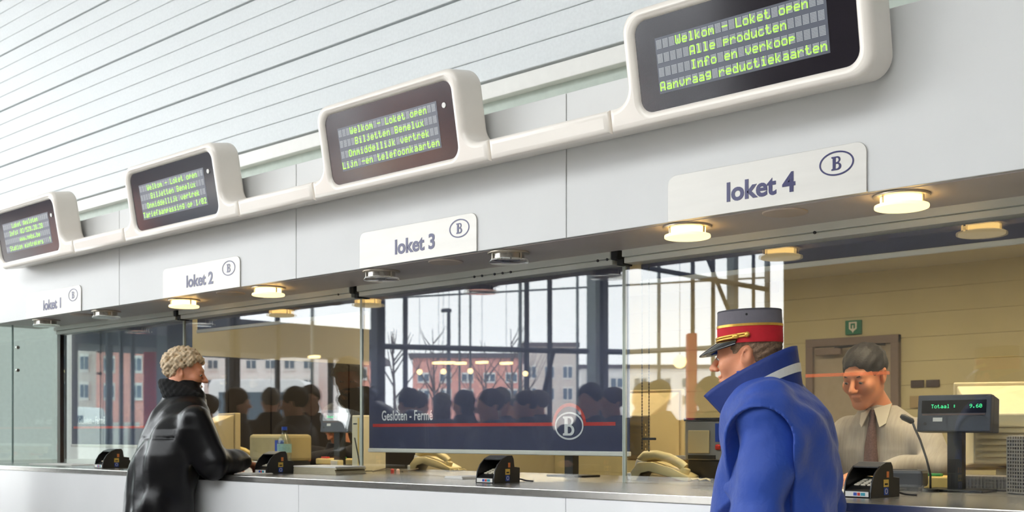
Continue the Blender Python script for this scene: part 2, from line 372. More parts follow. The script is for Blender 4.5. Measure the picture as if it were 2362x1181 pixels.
# ------------------------------------------------------------------ number plates
M_plate = mat('satin_steel_plate', (206, 203, 196), .42, metal=.3, var=.03, scale=3, aniso=(1, 1, 10))
for n in range(1, 5):
    x0 = -2.395 - (4 - n) * 1.7215
    r = tag(empty('number_plate', (x0, DF, HS)), 'rounded steel plate reading loket %s with an oval B emblem' % NUM[n], 'sign', 'window number plates')
    me = curve2d([rrect(0, .0, .757, .163, (0, 0, .035, .035))], .006, .001, 1); me.transform(Matrix.Translation((0, -.0035, 0)) @ FRONT)
    obj('plate', me, M_plate, r)
    word = 'loket %d' % n
    for ci, chh in enumerate(word):
        if chh == ' ': continue
        full = text_mesh(word[:ci + 1], .090, .0006, .0026, 1.04); mx = max(v.co.x for v in full.vertices); bpy.data.meshes.remove(full)
        me = text_mesh(chh, .090, .0006, .0026, 1.04); dx = mx - max(v.co.x for v in me.vertices)
        me.transform(Matrix.Translation((.243 + dx, -.0072, .041)) @ FRONT); obj('letter', me, M_navy, r)
    em = smooth(ring(.060, .0395, .0052, .0012)); em.transform(Matrix.Translation((.655, -.0072, .107)) @ FRONT); e = obj('emblem', em, M_navy, r)
    bm_ = letter_B(.044, .0012); bm_.transform(Matrix.Translation((.655 - .0175, -.0072, .107 - .022)) @ FRONT); obj('emblem_letter', bm_, M_navy, e)

# ------------------------------------------------------------------ display boards
M_scr = mat('dark_display_filter', (30, 26, 34), .12, spec=.6, var=.03)
M_lcd = mat('matrix_backing', (92, 96, 108), .3, spec=.6, var=.03)
M_off = mat('unlit_dot', (196, 200, 204), .3, spec=.6)
M_on = mat('lit_green_dot', (172, 240, 84), .4, emit=.8)
TXT = {4: ['   Welkom - Loket open', '     Alle producten', '     Info en verkoop', 'Aanvraag reductiekaarten'],
       3: ['   Welkom - Loket open', '    Biljetten Benelux', '  Onmiddellijk vertrek', 'Lijn -en telefoonkaarten'],
       2: ['   Welkom - Loket open', '    Biljetten Benelux', '  Onmiddellijk vertrek', 'Tariefaanpassing op 1/02'],
       1: ['     Loket gesloten', '   Info: 02/528.28.28', '        www.nmbs.be', '  Station eintrekers   !']}
DD, HB, TILT = .15, .458, math.radians(10)
def housing(left, right):
    rf_, rt, top, rail, sl, sr = .065, .075, .398, .086, .547, .578
    o = []
    o += [(-sl, 0)] if left else arc(-HB + rt, rt, rt, 180, 270)
    o += [(sr, 0), (sr, rail)] + arc(HB + rf_, rail + rf_, rf_, 270, 180) if right else arc(HB - rt, rt, rt, 270, 360)
    o += arc(HB - rt, top - rt, rt, 0, 90) + arc(-HB + rt, top - rt, rt, 90, 180)
    if left: o += arc(-HB - rf_, rail + rf_, rf_, 0, -90) + [(-sl, rail)]
    me = curve2d([o, rrect(-.405, .047, .405, .352, .045)[::-1]], DD, .024, 4); me.transform(FRONT); return smooth(me, 50)
for n in range(1, 5):
    cx = -3.728 + (n - 3) * MOD
    what = {4: 'advertising all products and discount cards', 3: 'listing Benelux tickets and telephone cards', 2: 'announcing a tariff change on 1/02', 1: 'showing a closed window notice'}[n]
    r = tag(empty('display_board', (cx, 3.265 + DD / 2, 2.446)), 'cream rounded display board with green dot matrix text %s' % what, 'display', 'display boards above the ticket windows')
    r.rotation_euler = (TILT, 0, 0)
    obj('housing', housing(n > 1, n < 4), M_housing, r)
    me = curve2d([rrect(-.412, .040, .412, .359, .05)], .02, .001, 1); me.transform(Matrix.Translation((0, -DD / 2 + .024, 0)) @ FRONT); s = obj('screen', me, M_scr, r)
    yf = -DD / 2 + .0138
    MB().box((-.327, yf - .0004, .098), (.312, yf + .002, .285)).build('matrix_panel', M_lcd, s)
    dp, rp_ = .63 / 144, .0466
    for on, mm, nm in ((False, M_off, 'unlit_dots'), (True, M_on, 'lit_text')):
        me = dots(TXT[n], 24, dp, rp_, on); me.transform(Matrix.Translation((-.322, yf - .0012 - (.0006 if on else 0), .277)) @ FRONT)
        q = obj(nm, me, mm, s)
        q['kind'] = 'stuff'
    MB().cyl((.355, yf - .003, .26), (.355, yf + .002, .26), .011, n=16).build('light_sensor', M_alu, s)
    MB().box((-.34, DD / 2 - .01, .05), (.34, DD / 2 + .004, .33), .01).build('rear_cover', M_housing, r)
    MB().box((-.25, .02, .015), (.25, .074, .06)).build('wall_bracket', M_dark, r)
for n in range(3):
    cx = -3.728 + (n - 2) * MOD; a, b = cx + .580, cx + MOD - .549
    w_ = ['between the closed notice and the tariff notice', 'between the tariff notice and the telephone card board', 'between the telephone card board and the discount card board'][n]
    me = curve2d([[(a, 0), (b, 0), (b, .086), (a, .086)]], DD, .024, 4); me.transform(FRONT)
    o = tag(obj('connecting_rail', smooth(me, 50), M_housing, loc=(0, 3.265 + DD / 2, 2.446), rot=(TILT, 0, 0)), 'cream moulded rail %s' % w_, 'rail', 'rails between display boards')

# ------------------------------------------------------------------ downlights and soffit discs
M_lit = mat('lit_lamp', (255, 214, 130), .4, emit=7)
M_off_l = mat('unlit_reflector', (196, 190, 180), .2, metal=.8)
M_ring = mat('lamp_ring', (206, 196, 180), .3, metal=.6)
ringm = MB().cyl((0, 0, -.008), (0, 0, 0), .088, n=32, bev=.002).mesh('ring', 30)
discm = MB().cyl((0, 0, -.044), (0, 0, -.032), .084, n=32, bev=.003).mesh('disc', 30)
difm = MB().cyl((0, 0, -.031), (0, 0, -.008), .066, n=32).mesh('dif', 30)
pinm = MB().cyl((.07, 0, -.033), (.07, 0, -.008), .004, n=8).mesh('pin')
for n in range(4, 0, -1):
    lit = n in (2, 4)
    for x, side in ((-2.383, 'left'), (-1.571, 'right')):
        X = x - (4 - n) * 1.705
        r = tag(empty('downlight', (X, 3.515, HS - .002)), ('glowing' if lit else 'switched off') + ' round glass downlight %s the loket %s plate' % ('under the first letter of' if side == 'left' else 'past the emblem end of', NUM[n]), 'lamp', 'soffit downlights at loket %d' % n)
        obj('ring', ringm, M_ring, r); obj('diffuser', difm.copy(), M_lit if lit else M_off_l, r)
        obj('glass_disc', discm.copy(), mat('lit_glass', (255, 226, 160), .3, emit=2.2) if lit else M_bulb, r)
        for k in range(3): obj('pin', pinm, M_ring, r, rot=(0, 0, k * 2.094))
    X = -1.985 - (4 - n) * 1.67
    tag(MB().cyl((X, 3.515, HS - .008), (X, 3.515, HS - .002), .075, .078, n=32, bev=.002).build('soffit_disc', mat('pale_disc', (216, 200, 184), .5), smooth=30),
        'flat pale round disc in the soffit under the loket %s plate' % NUM[n], 'vent cover', 'soffit discs')

# ------------------------------------------------------------------ roller blinds
M_rail = mat('white_rail', (240, 238, 230), .35)
M_redband = mat('red_band', (190, 36, 34), .5, var=.03); M_print = mat('white_print', (232, 234, 238), .5)
YBL = YG + .075
WIN = [(edges[k] + .03, edges[k + 1] - .03) for k in range(4)]
for n in range(1, 5):
    a, b = WIN[n - 1]; closed = n in (1, 3); zb = 1.262 if closed else 1.985
    if n == 3: a = float(PY(852, 900, YBL)[0])
    st = 'lowered navy roller blind with red band' if closed else 'raised navy roller blind with white bottom rail'
    r = tag(empty('roller_blind', (a, YBL, zb)), '%s behind the glass of loket %s' % (st, NUM[n]), 'blind', 'roller blinds')
    W = b - a
    MB().box((0, -.0008, .018), (W, .0008, 2.10 - zb)).build('fabric', M_navyfab, r)
    MB().box((-.002, -.009, -.002), (W + .002, .009, .019), .004).build('bottom_rail', M_rail, r)
    MB().cyl((0, .02, 2.13 - zb), (W, .02, 2.13 - zb), .032, n=16).build('roller', M_navyfab, r)
    if closed:
        yy = -.0016
        bx = W - .335; zl = .128; R = .098
        # red line with an arch over the emblem
        pts = [(.03, zl)] + [(bx - R, zl)] + arc(bx, zl - .012, R, 173, 7, 20) + [(bx + R, zl), (W - .075, zl)]
        t = .016
        inn = [(.03, zl - t)] + [(bx - R + t, zl - t)] + arc(bx, zl - .012, R - t, 172, 8, 20) + [(bx + R - t, zl - t), (W - .075, zl - t)]
        me = curve2d([pts + inn[::-1]], .0008); me.transform(Matrix.Translation((0, yy, .018)) @ FRONT); obj('red_band', me, M_redband, r)
        me = text_mesh('Gesloten - Fermé', .072, .0004, .001, .72, space=1.04); me.transform(Matrix.Translation((.10, yy, zl + .036)) @ FRONT); obj('lettering', me, M_print, r)['kind'] = 'stuff'
        em = smooth(ring(.083, .062, .0075, .0008)); em.transform(Matrix.Translation((bx, yy, zl + .002)) @ FRONT); e = obj('emblem', em, M_print, r)
        lb = letter_B(.086, .0008); lb.transform(Matrix.Translation((bx - .036, yy, zl + .002 - .043)) @ FRONT); obj('emblem_letter', lb, M_print, e)
for (px, y0, y1, lab) in ((1481, 800, 1035, 'near the pane joint'), (1497, 790, 1040, 'with a small toggle at its end')):
    p = PY(px, y0, YG + .05); q = PY(px, y1, YG + .05)
    r = tag(empty('blind_chain', (p[0], p[1], q[2])), 'thin dark bead chain %s behind loket 4 glass' % lab, 'chain')
    MB().tube([(0, 0, 2.09 - q[2]), (0, 0, .0)], .0016, 6).build('cord', M_dark, r)
    bead = MB().sph((0, 0, 0), .0032, 6).mesh('bead')
    for k in range(60): obj('bead', bead, M_dark, r, loc=(0, 0, k * (2.08 - q[2]) / 60))
    if px == 1497: MB().box((-.035, -.004, .045), (.035, .004, .055), .002).build('toggle', M_dark, r)
# ------------------------------------------------------------------ smooth solids (signed distance -> mesh)
def surf_nets(Fv, lo, h):
    ins = Fv < 0
    nx, ny, nz = Fv.shape
    s = lambda i, j, k: (slice(i, nx - 1 + i), slice(j, ny - 1 + j), slice(k, nz - 1 + k))
    cnt = np.zeros((nx - 1, ny - 1, nz - 1), np.int8)
    for i in (0, 1):
        for j in (0, 1):
            for k in (0, 1): cnt += ins[s(i, j, k)]
    act = (cnt > 0) & (cnt < 8)
    idx = np.full(act.shape, -1, np.int32); ii = np.argwhere(act); idx[act] = np.arange(len(ii))
    P = np.zeros((len(ii), 3)); C = np.zeros(len(ii))
    cor = [(i, j, k) for i in (0, 1) for j in (0, 1) for k in (0, 1)]
    val = {c: Fv[ii[:, 0] + c[0], ii[:, 1] + c[1], ii[:, 2] + c[2]] for c in cor}
    for a in cor:
        for ax in range(3):
            if a[ax]: continue
            b = list(a); b[ax] = 1; b = tuple(b); va, vb = val[a], val[b]; m = (va < 0) != (vb < 0)
            t = np.where(m, va / np.where(m, va - vb, 1), 0)
            p = np.array(a, float)[None].repeat(len(ii), 0); p[:, ax] += t
            P[m] += p[m]; C[m] += 1
    V = (ii + P / C[:, None]) * h + np.array(lo)
    Fs = []
    for ax in range(3):
        u, v = (ax + 1) % 3, (ax + 2) % 3
        sl0 = [slice(1, -1)] * 3; sl0[ax] = slice(0, -1); sl1 = [slice(1, -1)] * 3; sl1[ax] = slice(1, None)
        a = ins[tuple(sl0)]; b = ins[tuple(sl1)]; e = np.argwhere(a != b); off = np.array([1, 1, 1]); off[ax] = 0; e = e + off
        if len(e) == 0: continue
        g = lambda du, dv: idx[tuple((e - np.eye(3, dtype=int)[u] * du - np.eye(3, dtype=int)[v] * dv).T)]
        q = np.stack([g(1, 1), g(0, 1), g(0, 0), g(1, 0)], 1)
        fl_ = ~ins[tuple(e.T)]; q[fl_] = q[fl_][:, ::-1]; Fs.append(q)
    return V, np.concatenate(Fs)
def sdf_mesh(fn, lo, hi, h, name='m', B=8):
    lo = np.array(lo, float); hi = np.array(hi, float)
    nb = np.ceil((hi - lo) / (h * B)).astype(int) + 1; n = nb * B
    c = [lo[i] + (np.arange(nb[i], dtype=np.float32) * B + (B - 1) / 2) * h for i in range(3)]
    x, y, z = np.meshgrid(*c, indexing='ij'); Fc = fn(x, y, z).astype(np.float32)
    R = B * h * .87; act = np.argwhere(np.abs(Fc) < R * 1.7 + .018)
    Fv = Fc.repeat(B, 0).repeat(B, 1).repeat(B, 2)
    o = np.arange(B, dtype=np.float32) * h; ox, oy, oz = np.meshgrid(o, o, o, indexing='ij')
    G = Fv.reshape(nb[0], B, nb[1], B, nb[2], B)
    for k in range(0, len(act), 1500):
        q = act[k:k + 1500]; p = (lo + q * B * h).astype(np.float32)
        v = fn(p[:, 0, None, None, None] + ox, p[:, 1, None, None, None] + oy, p[:, 2, None, None, None] + oz)
        G[q[:, 0], :, q[:, 1], :, q[:, 2], :] = v
    Fv = G.reshape(n[0], n[1], n[2])
    Fv[0] = Fv[-1] = h; Fv[:, 0] = Fv[:, -1] = h; Fv[:, :, 0] = Fv[:, :, -1] = h
    V, Q = surf_nets(Fv, lo, h)
    me = bpy.data.meshes.new(name); me.from_pydata(V.tolist(), [], Q.tolist()); me.shade_smooth(); return me
def smin(a, b, k):
    if k <= 0: return np.minimum(a, b)
    h = np.clip(.5 + .5 * (b - a) / k, 0, 1); return b + (a - b) * h - k * h * (1 - h)
def smax(a, b, k): return -smin(-a, -b, k)
def cap(a, b, ra, rb):
    a = np.array(a, np.float32); b = np.array(b, np.float32); d = b - a; L = float(d @ d)
    def f(x, y, z):
        px, py, pz = x - a[0], y - a[1], z - a[2]; t = np.clip((px * d[0] + py * d[1] + pz * d[2]) / L, 0, 1)
        return np.sqrt((px - t * d[0]) ** 2 + (py - t * d[1]) ** 2 + (pz - t * d[2]) ** 2) - (ra + t * (rb - ra))
    return f
def ell(c, r, R=None):
    R = None if R is None else np.array(Euler([math.radians(v) for v in R]).to_matrix().transposed(), np.float32)
    def f(x, y, z):
        p = [x - c[0], y - c[1], z - c[2]]
        if R is not None: p = [R[i, 0] * p[0] + R[i, 1] * p[1] + R[i, 2] * p[2] for i in range(3)]
        k0 = np.sqrt(sum((p[i] / r[i]) ** 2 for i in range(3))); k1 = np.sqrt(sum((p[i] / r[i] ** 2) ** 2 for i in range(3)))
        return k0 * (k0 - 1) / np.maximum(k1, 1e-6)
    return f
def loft(rows, e=2.0):
    """rows: (z, cx, cy, rx, ry) rising in z"""
    Z = [q[0] for q in rows]; cols = [[q[i] for q in rows] for i in range(1, 5)]
    def f(x, y, z):
        cx, cy_, rx, ry = [np.interp(z, Z, c).astype(np.float32) for c in cols]
        q = (np.abs((x - cx) / rx) ** e + np.abs((y - cy_) / ry) ** e) ** (1 / e)
        return np.maximum((q - 1) * np.minimum(rx, ry), np.maximum(z - Z[-1], Z[0] - z))
    return f
def union(fs, k=.02):
    def f(x, y, z):
        d = fs[0](x, y, z)
        for g in fs[1:]:
            kk = k
            if isinstance(g, tuple): g, kk = g
            d = smin(d, g(x, y, z), kk)
        return d
    return f
def minus(a, b, k=.005): return lambda x, y, z: smax(a(x, y, z), -b(x, y, z), k)
def grow(a, t): return lambda x, y, z: a(x, y, z) - t
def both(a, b, k=.004): return lambda x, y, z: smax(a(x, y, z), b(x, y, z), k)
def half(n, p):
    """solid on the far side of n at point p"""
    n = np.array(n, float); n = n / np.linalg.norm(n); d = float(n @ np.array(p, float)); return lambda x, y, z: x * n[0] + y * n[1] + z * n[2] - d
def wrinkle(a, amp, waves):
    def f(x, y, z):
        d = a(x, y, z)
        for (kx, ky, kz, ph) in waves: d = d + amp * np.sin(kx * x + ky * y + kz * z + ph + 1.3 * np.sin(9 * z + 7 * x + ph))
        return d
    return f

def head_parts(s=1., ears=True, open_=0.):
    """face looks along +y, z up, centre of the head at 0"""
    S = lambda *v: tuple(q * s for q in v)
    f = [ell(S(0, -.018, .032), S(.076, .097, .080)), (ell(S(0, .030, -.035), S(.062, .060, .086)), .03 * s)]
    for q in (-1, 1):
        f += [(cap(S(q * .050, -.008, -.055), S(q * .014, .062, -.104), .020 * s, .017 * s), .03 * s), (ell(S(q * .040, .062, -.030), S(.026, .026, .026)), .02 * s)]
    f += [(ell(S(0, .070, -.106), S(.026, .020, .019)), .02 * s), (cap(S(-.034, .079, .016), S(.034, .079, .016), .012 * s, .012 * s), .02 * s)]
    base = union(f, .02)
    for q in (-1, 1): base = minus(base, ell(S(q * .031, .098, -.003), S(.017, .014, .011)), .012 * s)
    g = [base, (cap(S(0, .088, .006), S(0, .117, -.036), .0075 * s, .0115 * s), .010 * s)]
    for q in (-1, 1):
        g += [(ell(S(q * .0115, .103, -.040), S(.0085, .011, .008)), .006 * s), (ell(S(q * .031, .0835, -.0015), S(.0145, .0125, .0105)), .004 * s)]
    g += [(ell(S(0, .090, -.066), S(.024, .012, .0055)), .005 * s), (ell(S(0, .087, -.078), S(.020, .012, .007)), .006 * s)]
    out = union(g, .01)
    out = minus(out, ell(S(0, .103, -.0715), S(.022, .008, .0016 + open_)), .003 * s)
    if ears:
        for q in (-1, 1):
            e = ell(S(q * .079, -.012, -.012), S(.010, .021, .034), (8, q * 14, q * -18)); e = minus(e, ell(S(q * .088, -.008, -.008), S(.007, .011, .020), (8, 0, q * -18)), .004 * s)
            out = union([out, (e, .008 * s)])
    return out
def at(fn, p, rz=0., rx=0., ry=0.):
    """move a field: rotate (degrees) then place at p"""
    R = np.array((Euler((math.radians(rx), math.radians(ry), math.radians(rz)), 'XYZ')).to_matrix().transposed(), np.float32)
    def f(x, y, z):
        a, b, c = x - p[0], y - p[1], z - p[2]
        return fn(R[0, 0] * a + R[0, 1] * b + R[0, 2] * c, R[1, 0] * a + R[1, 1] * b + R[1, 2] * c, R[2, 0] * a + R[2, 1] * b + R[2, 2] * c)
    return f
def hand_parts(w, d, n, side=1, curl=.5, s=1.):
    """w wrist point, d pointing direction, n back-of-hand normal; fingers curl away from n"""
    w = np.array(w, float); d = np.array(d, float); d /= np.linalg.norm(d); n = np.array(n, float); n -= d * (n @ d); n /= np.linalg.norm(n); t = np.cross(d, n) * side
    P = lambda a, b, c: w + (d * a + t * b + n * c) * s
    fs = [cap(P(-.02, 0, 0), P(.02, 0, 0), .024 * s, .026 * s)]
    for b in (-.026, -.009, .009, .026): fs.append((cap(P(.015, b * .6, 0), P(.078, b, 0), .016 * s, .0125 * s), .012))
    for b, ln, r in ((-.030, .066, .0082), (-.010, .080, .0092), (.011, .084, .0095), (.031, .076, .0092)):
        p = P(.082, b, 0); q = d.copy(); a = curl * .5
        for seg in (.44, .32, .24):
            q = d * math.cos(a) - n * math.sin(a); p2 = p + q * ln * seg * s; fs.append((cap(p, p2, r * s, r * .9 * s), .003)); p = p2; a += curl * .8
    p0, p1 = P(.012, .026, -.006), P(.048, .050, -.014); p2 = P(.078, .054, -.022)
    fs += [(cap(p0, p1, .014 * s, .011 * s), .012), (cap(p1, p2, .0105 * s, .0085 * s), .004)]
    return union(fs, .01)

M_skin = mat('skin', (226, 168, 140), .5, var=.06, scale=14, bump=.06, bscale=220, sub=.12)
M_skin2 = mat('skin_ruddy', (224, 150, 112), .5, var=.07, scale=14, bump=.06, bscale=220, sub=.12)
M_eye = mat('eye_white', (226, 222, 214), .2); M_iris = mat('iris_dark', (46, 40, 36), .15)
def eyes(parent, s, place):
    for q in (-1, 1):
        e = MB().sph((q * .031 * s, .0855 * s, -.0045 * s), .0100 * s, 16).build('eye', M_eye, parent, 60); e.matrix_local = place
        i = MB().sph((q * .031 * s, .0890 * s, -.0065 * s), .0072 * s, 12).build('iris', M_iris, e, 60)

# ================================================================== station officer in blue
M_blue = mat('blue_uniform_cloth', (26, 66, 156), .62, var=.07, scale=9, bump=.5, bscale=24, sheen=.15)
M_trou = mat('dark_trousers', (30, 32, 44), .75, var=.06, bump=.1, bscale=60)
M_shoe = mat('black_shoes', (16, 15, 15), .3, var=.05)
M_hatgrey = mat('grey_felt', (104, 100, 106), .85, var=.05, scale=60, bump=.1, bscale=400)
M_hatred = mat('red_felt', (190, 22, 36), .8, var=.05, scale=60, bump=.08, bscale=400)
M_gold = mat('gold_cord', (226, 178, 84), .35, metal=.7, var=.1, scale=90)
M_patent = mat('black_patent', (14, 13, 14), .12, coat=.8)
def make_officer():
    hc = PD(1731, 860, 3.30); base = (hc[0], hc[1], 0)
    C = -(FW + RT * (1731 - CX) / FPX); C = C / np.linalg.norm(C)          # towards the camera
    Fd = -RT * math.cos(math.radians(20)) + FW * math.sin(math.radians(20))
    rz = math.atan2(Fd[1], Fd[0]) - math.pi / 2
    root = tag(empty('person', base, rz), 'man in red and grey peaked cap and blue uniform jacket beside the counter', 'person')
    hs = .885; hz = 1.586
    H = at(head_parts(hs), (0, .012, hz), rx=-4)
    neck = cap((0, -.03, 1.38), (0, -.012, hz - .05), .066, .056)
    legs = [cap((q * .095, -.05, .90), (q * .10, -.05, .50), .085, .062) for q in (-1, 1)] + [cap((q * .10, -.05, .50), (q * .10, -.07, .06), .056, .042) for q in (-1, 1)]
    hands = [hand_parts((-.255, .03, .86), (-.05, .16, -1), (-1, 0, 0), -1, .5), hand_parts((.21, -.06, .92), (-.3, .6, -.6), (1, 0, .2), 1, .6)]
    body = union([H, (neck, .03), cap((0, -.05, 1.40), (0, -.06, .95), .12, .13)] + [(l, .03) for l in legs] + hands, .02)
    obj('body', sdf_mesh(body, (-.34, -.25, .02), (.34, .22, 1.74), .0058), M_skin2, root); root.scale = (.965, .965, 1)
    eyes(root, hs, Matrix.Translation((0, .012, hz)) @ Matrix.Rotation(math.radians(-4), 4, 'X'))
    # cropped hair
    scalp = at(ell((0, -.020 * hs, .028 * hs), (.0805 * hs, .1015 * hs, .083 * hs)), (0, .012, hz), rx=-4)
    nape = at(ell((0, -.058 * hs, -.045 * hs), (.064 * hs, .056 * hs, .062 * hs)), (0, .012, hz), rx=-4)
    hr = union([scalp, (nape, .02)])
    hr = both(hr, half((0, 1, .25), (0, .052, hz + .02)), .004)
    hr = both(hr, half((0, .9, -1), (0, .0, hz - .040)), .006)
    ear_cut = union([at(ell((q * .083 * hs, -.006 * hs, -.016 * hs), (.025, .026, .036)), (0, .012, hz)) for q in (-1, 1)])
    hr = minus(hr, ear_cut, .006); hr = wrinkle(hr, .0012, [(240, 60, 120, 0), (60, 200, 300, 2)])
    obj('hair', sdf_mesh(hr, (-.12, -.14, hz - .12), (.12, .12, hz + .13), .0035), mat('greying_brown_hair', (132, 104, 80), .6, var=.35, scale=120, bump=.4, bscale=260), root)
    for q in (-1, 1): MB().tube([(q * .045 * hs, .012 + .074 * hs, hz + .018 * hs), (q * .030 * hs, .012 + .091 * hs, hz + .024 * hs), (q * .014 * hs, .012 + .092 * hs, hz + .020 * hs)], [.003, .005, .003], 6).build('eyebrow', mat('brow_hair', (120, 92, 70), .8), root)
    # jacket
    tors = loft([(.72, 0, -.065, .205, .165), (.90, 0, -.065, .205, .165), (1.05, 0, -.07, .205, .160), (1.20, 0, -.078, .212, .158), (1.33, 0, -.085, .215, .150), (1.41, 0, -.078, .185, .132), (1.47, 0, -.060, .115, .098), (1.52, 0, -.045, .075, .075)], 2.4)
    la = [cap((-.185, -.075, 1.385), (-.238, -.060, 1.13), .078, .070), (cap((-.238, -.060, 1.13), (-.245, .02, .90), .068, .056), .03)]
    ra = [cap((.185, -.090, 1.385), (.262, -.185, 1.13), .078, .066), (cap((.262, -.185, 1.13), (.215, -.06, .93), .066, .054), .03)]
    jk = union([tors, (la[0], .045), la[1], (ra[0], .045), ra[1]], .03)
    jk = wrinkle(jk, .0042, [(14, 6, 42, 0), (-22, 18, 26, 1.1), (30, 10, -30, 2.2)]); jk = wrinkle(jk, .0014, [(40, 30, 60, 0.3), (-60, 20, 40, 2)])
    J = obj('jacket', sdf_mesh(jk, (-.36, -.31, .70), (.40, .14, 1.55), .0065), M_blue, root)
    # sleeveless outer shell, the sleeves come out from under it
    sh = union([tors, (cap((-.17, -.075, 1.40), (-.225, -.066, 1.30), .078, .085), .05), (cap((.17, -.085, 1.40), (.235, -.12, 1.30), .078, .085), .05)], .03)
    fl_ = wrinkle(grow(sh, .017), .0042, [(20, 10, 26, .4), (-14, 22, 18, 1), (34, -12, 12, 2)]); fl_ = wrinkle(fl_, .0016, [(50, 30, 40, 0), (-40, 50, 30, 2)])
    for q, e in ((-1, (-.270, -.045, 1.02)), (1, (.33, -.19, 1.05))):
        fl_ = minus(fl_, cap((q * .250, -.060 if q < 0 else -.12, 1.335), e, .094, .118), .006)
    fl_ = both(fl_, lambda x, y, z: (1.155 + .75 * np.clip(-.16 - x, -.05, .2) * (y > -.07) - 9. * (y < -.10) * 1. + 0 * z) - z, .003)
    obj('outer_shell', sdf_mesh(fl_, (-.36, -.30, .74), (.38, .16, 1.50), .006), M_blue, J)
    # stand collar
    nr, nv = 56, 9; V, Fc = [], []
    def collar(a, v, t=0.):
        # a: angle from the nape (0) to the front (+-1); v: 0 base, 1 top
        ph = a * math.radians(158); fr = abs(a)
        rx, ry = .098 - .010 * v + .012 * fr * v, .100 - .006 * v + .020 * fr * v
        zb = 1.455 + .012 * math.cos(ph) - .055 * fr ** 2; hgt = .118 + .022 * math.cos(ph) - .02 * fr ** 3
        flare = .030 * v * max(0, fr - .55) / .45
        x = math.sin(ph) * (rx + t + flare * .3); y = -.046 - math.cos(ph) * (ry + t + flare) + .035 * v * (.4 + .6 * fr)
        return (x, y, zb + hgt * v)
    for t in (0, .010):
        for i in range(nr + 1):
            for j in range(nv + 1): V.append(collar(-1 + 1.72 * i / nr, j / nv, t))
    N1 = (nr + 1) * (nv + 1); ix = lambda t, i, j: t * N1 + i * (nv + 1) + j
    for i in range(nr):
        for j in range(nv):
            Fc.append((ix(0, i, j), ix(0, i + 1, j), ix(0, i + 1, j + 1), ix(0, i, j + 1))); Fc.append((ix(1, i, j), ix(1, i, j + 1), ix(1, i + 1, j + 1), ix(1, i + 1, j)))
        Fc.append((ix(0, i, nv), ix(0, i + 1, nv), ix(1, i + 1, nv), ix(1, i, nv))); Fc.append((ix(0, i, 0), ix(1, i, 0), ix(1, i + 1, 0), ix(0, i + 1, 0)))
    for j in range(nv):
        for i in (0, nr): Fc.append((ix(0, i, j), ix(0, i, j + 1), ix(1, i, j + 1), ix(1, i, j)))
    me = bpy.data.meshes.new('collar'); me.from_pydata(V, [], Fc); me.shade_smooth()
    cl = obj('collar', me, mat('blue_collar_cloth', (20, 46, 116), .65, var=.06, scale=12, bump=.15, bscale=50), J)
    V, Fc = [], []; n = 40
    for i in range(n + 1):
        a = -.62 + 1.24 * i / n; dv = .10 * (1 - (abs(a) / .62) ** 2)
        for v, t in ((.38 + dv, .0125), (.56 + dv, .0125), (.56 + dv, .0095), (.38 + dv, .0095)): V.append(collar(a, v, t))
    for i in range(n):
        for k in range(4): Fc.append((i * 4 + k, i * 4 + (k + 1) % 4, i * 4 + 4 + (k + 1) % 4, i * 4 + 4 + k))
    Fc += [(3, 2, 1, 0), (n * 4, n * 4 + 1, n * 4 + 2, n * 4 + 3)]
    me = bpy.data.meshes.new('stripe'); me.from_pydata(V, [], Fc); obj('reflective_stripe', me, mat('pale_reflective_tape', (214, 212, 204), .4, var=.04, scale=80), J)
    # trousers and shoes
    tr = union([loft([(.70, 0, -.06, .165, .125), (.98, 0, -.06, .175, .135)])] + [(cap((q * .095, -.055, .86), (q * .105, -.055, .45), .105, .088), .03) for q in (-1, 1)] + [(cap((q * .105, -.055, .45), (q * .108, -.06, .09), .088, .078), .03) for q in (-1, 1)], .03)
    obj('trousers', sdf_mesh(wrinkle(tr, .002, [(10, 20, 30, 0)]), (-.24, -.22, .04), (.24, .12, 1.0), .011), M_trou, root)
    for q in (-1, 1):
        f = union([cap((q * .11, -.10, .045), (q * .12, .10, .04), .048, .044), (cap((q * .115, .05, .03), (q * .125, .14, .026), .042, .034), .03)]); f = both(f, half((0, 0, -1), (0, 0, 0)))
        obj('shoe', sdf_mesh(f, (q * .115 - .08, -.17, -.01), (q * .115 + .08, .20, .12), .009), M_shoe, root)
    # cap
    cap_ = empty('cap', (0, .012, hz), 0); cap_.parent = root; cap_.rotation_euler = (math.radians(-1.5), 0, 0)
    z0, z1, z2, z3 = .030, .076, .083, .121
    def band(a, b, ra, rb, name, m, par=cap_, e=.0):
        V, Fc = [], []; n = 64
        for z_, (rx, ry) in ((a, ra), (b, rb)):
            for i in range(n): th = i * 2 * math.pi / n; V.append((math.sin(th) * rx, math.cos(th) * ry - .012, z_))
        for i in range(n): Fc.append((i, (i + 1) % n, n + (i + 1) % n, n + i))
        Fc += [tuple(range(n))[::-1], tuple(range(n, 2 * n))]
        me = bpy.data.meshes.new(name); me.from_pydata(V, [], Fc); return obj(name, smooth(me, 40), m, par)
    band(z0, z1, (.077, .0965), (.0785, .0965), 'red_band', M_hatred)
    band(z1, z2, (.0797, .0977), (.0797, .0977), 'gold_piping', M_gold)
    band(z2, z3, (.0782, .0960), (.0775, .0945), 'grey_crown', M_hatgrey)
    band(z3, z3 + .004, (.0785, .0957), (.0765, .0935), 'crown_edge', mat('dark_grey_felt', (66, 64, 70), .85))
    MB().cyl((-.0782, -.015, .108), (-.074, -.015, .108), .0035, n=10).build('vent_eyelet', M_black, cap_)
    # visor
    V, Fc = [], []; n, m_ = 28, 6
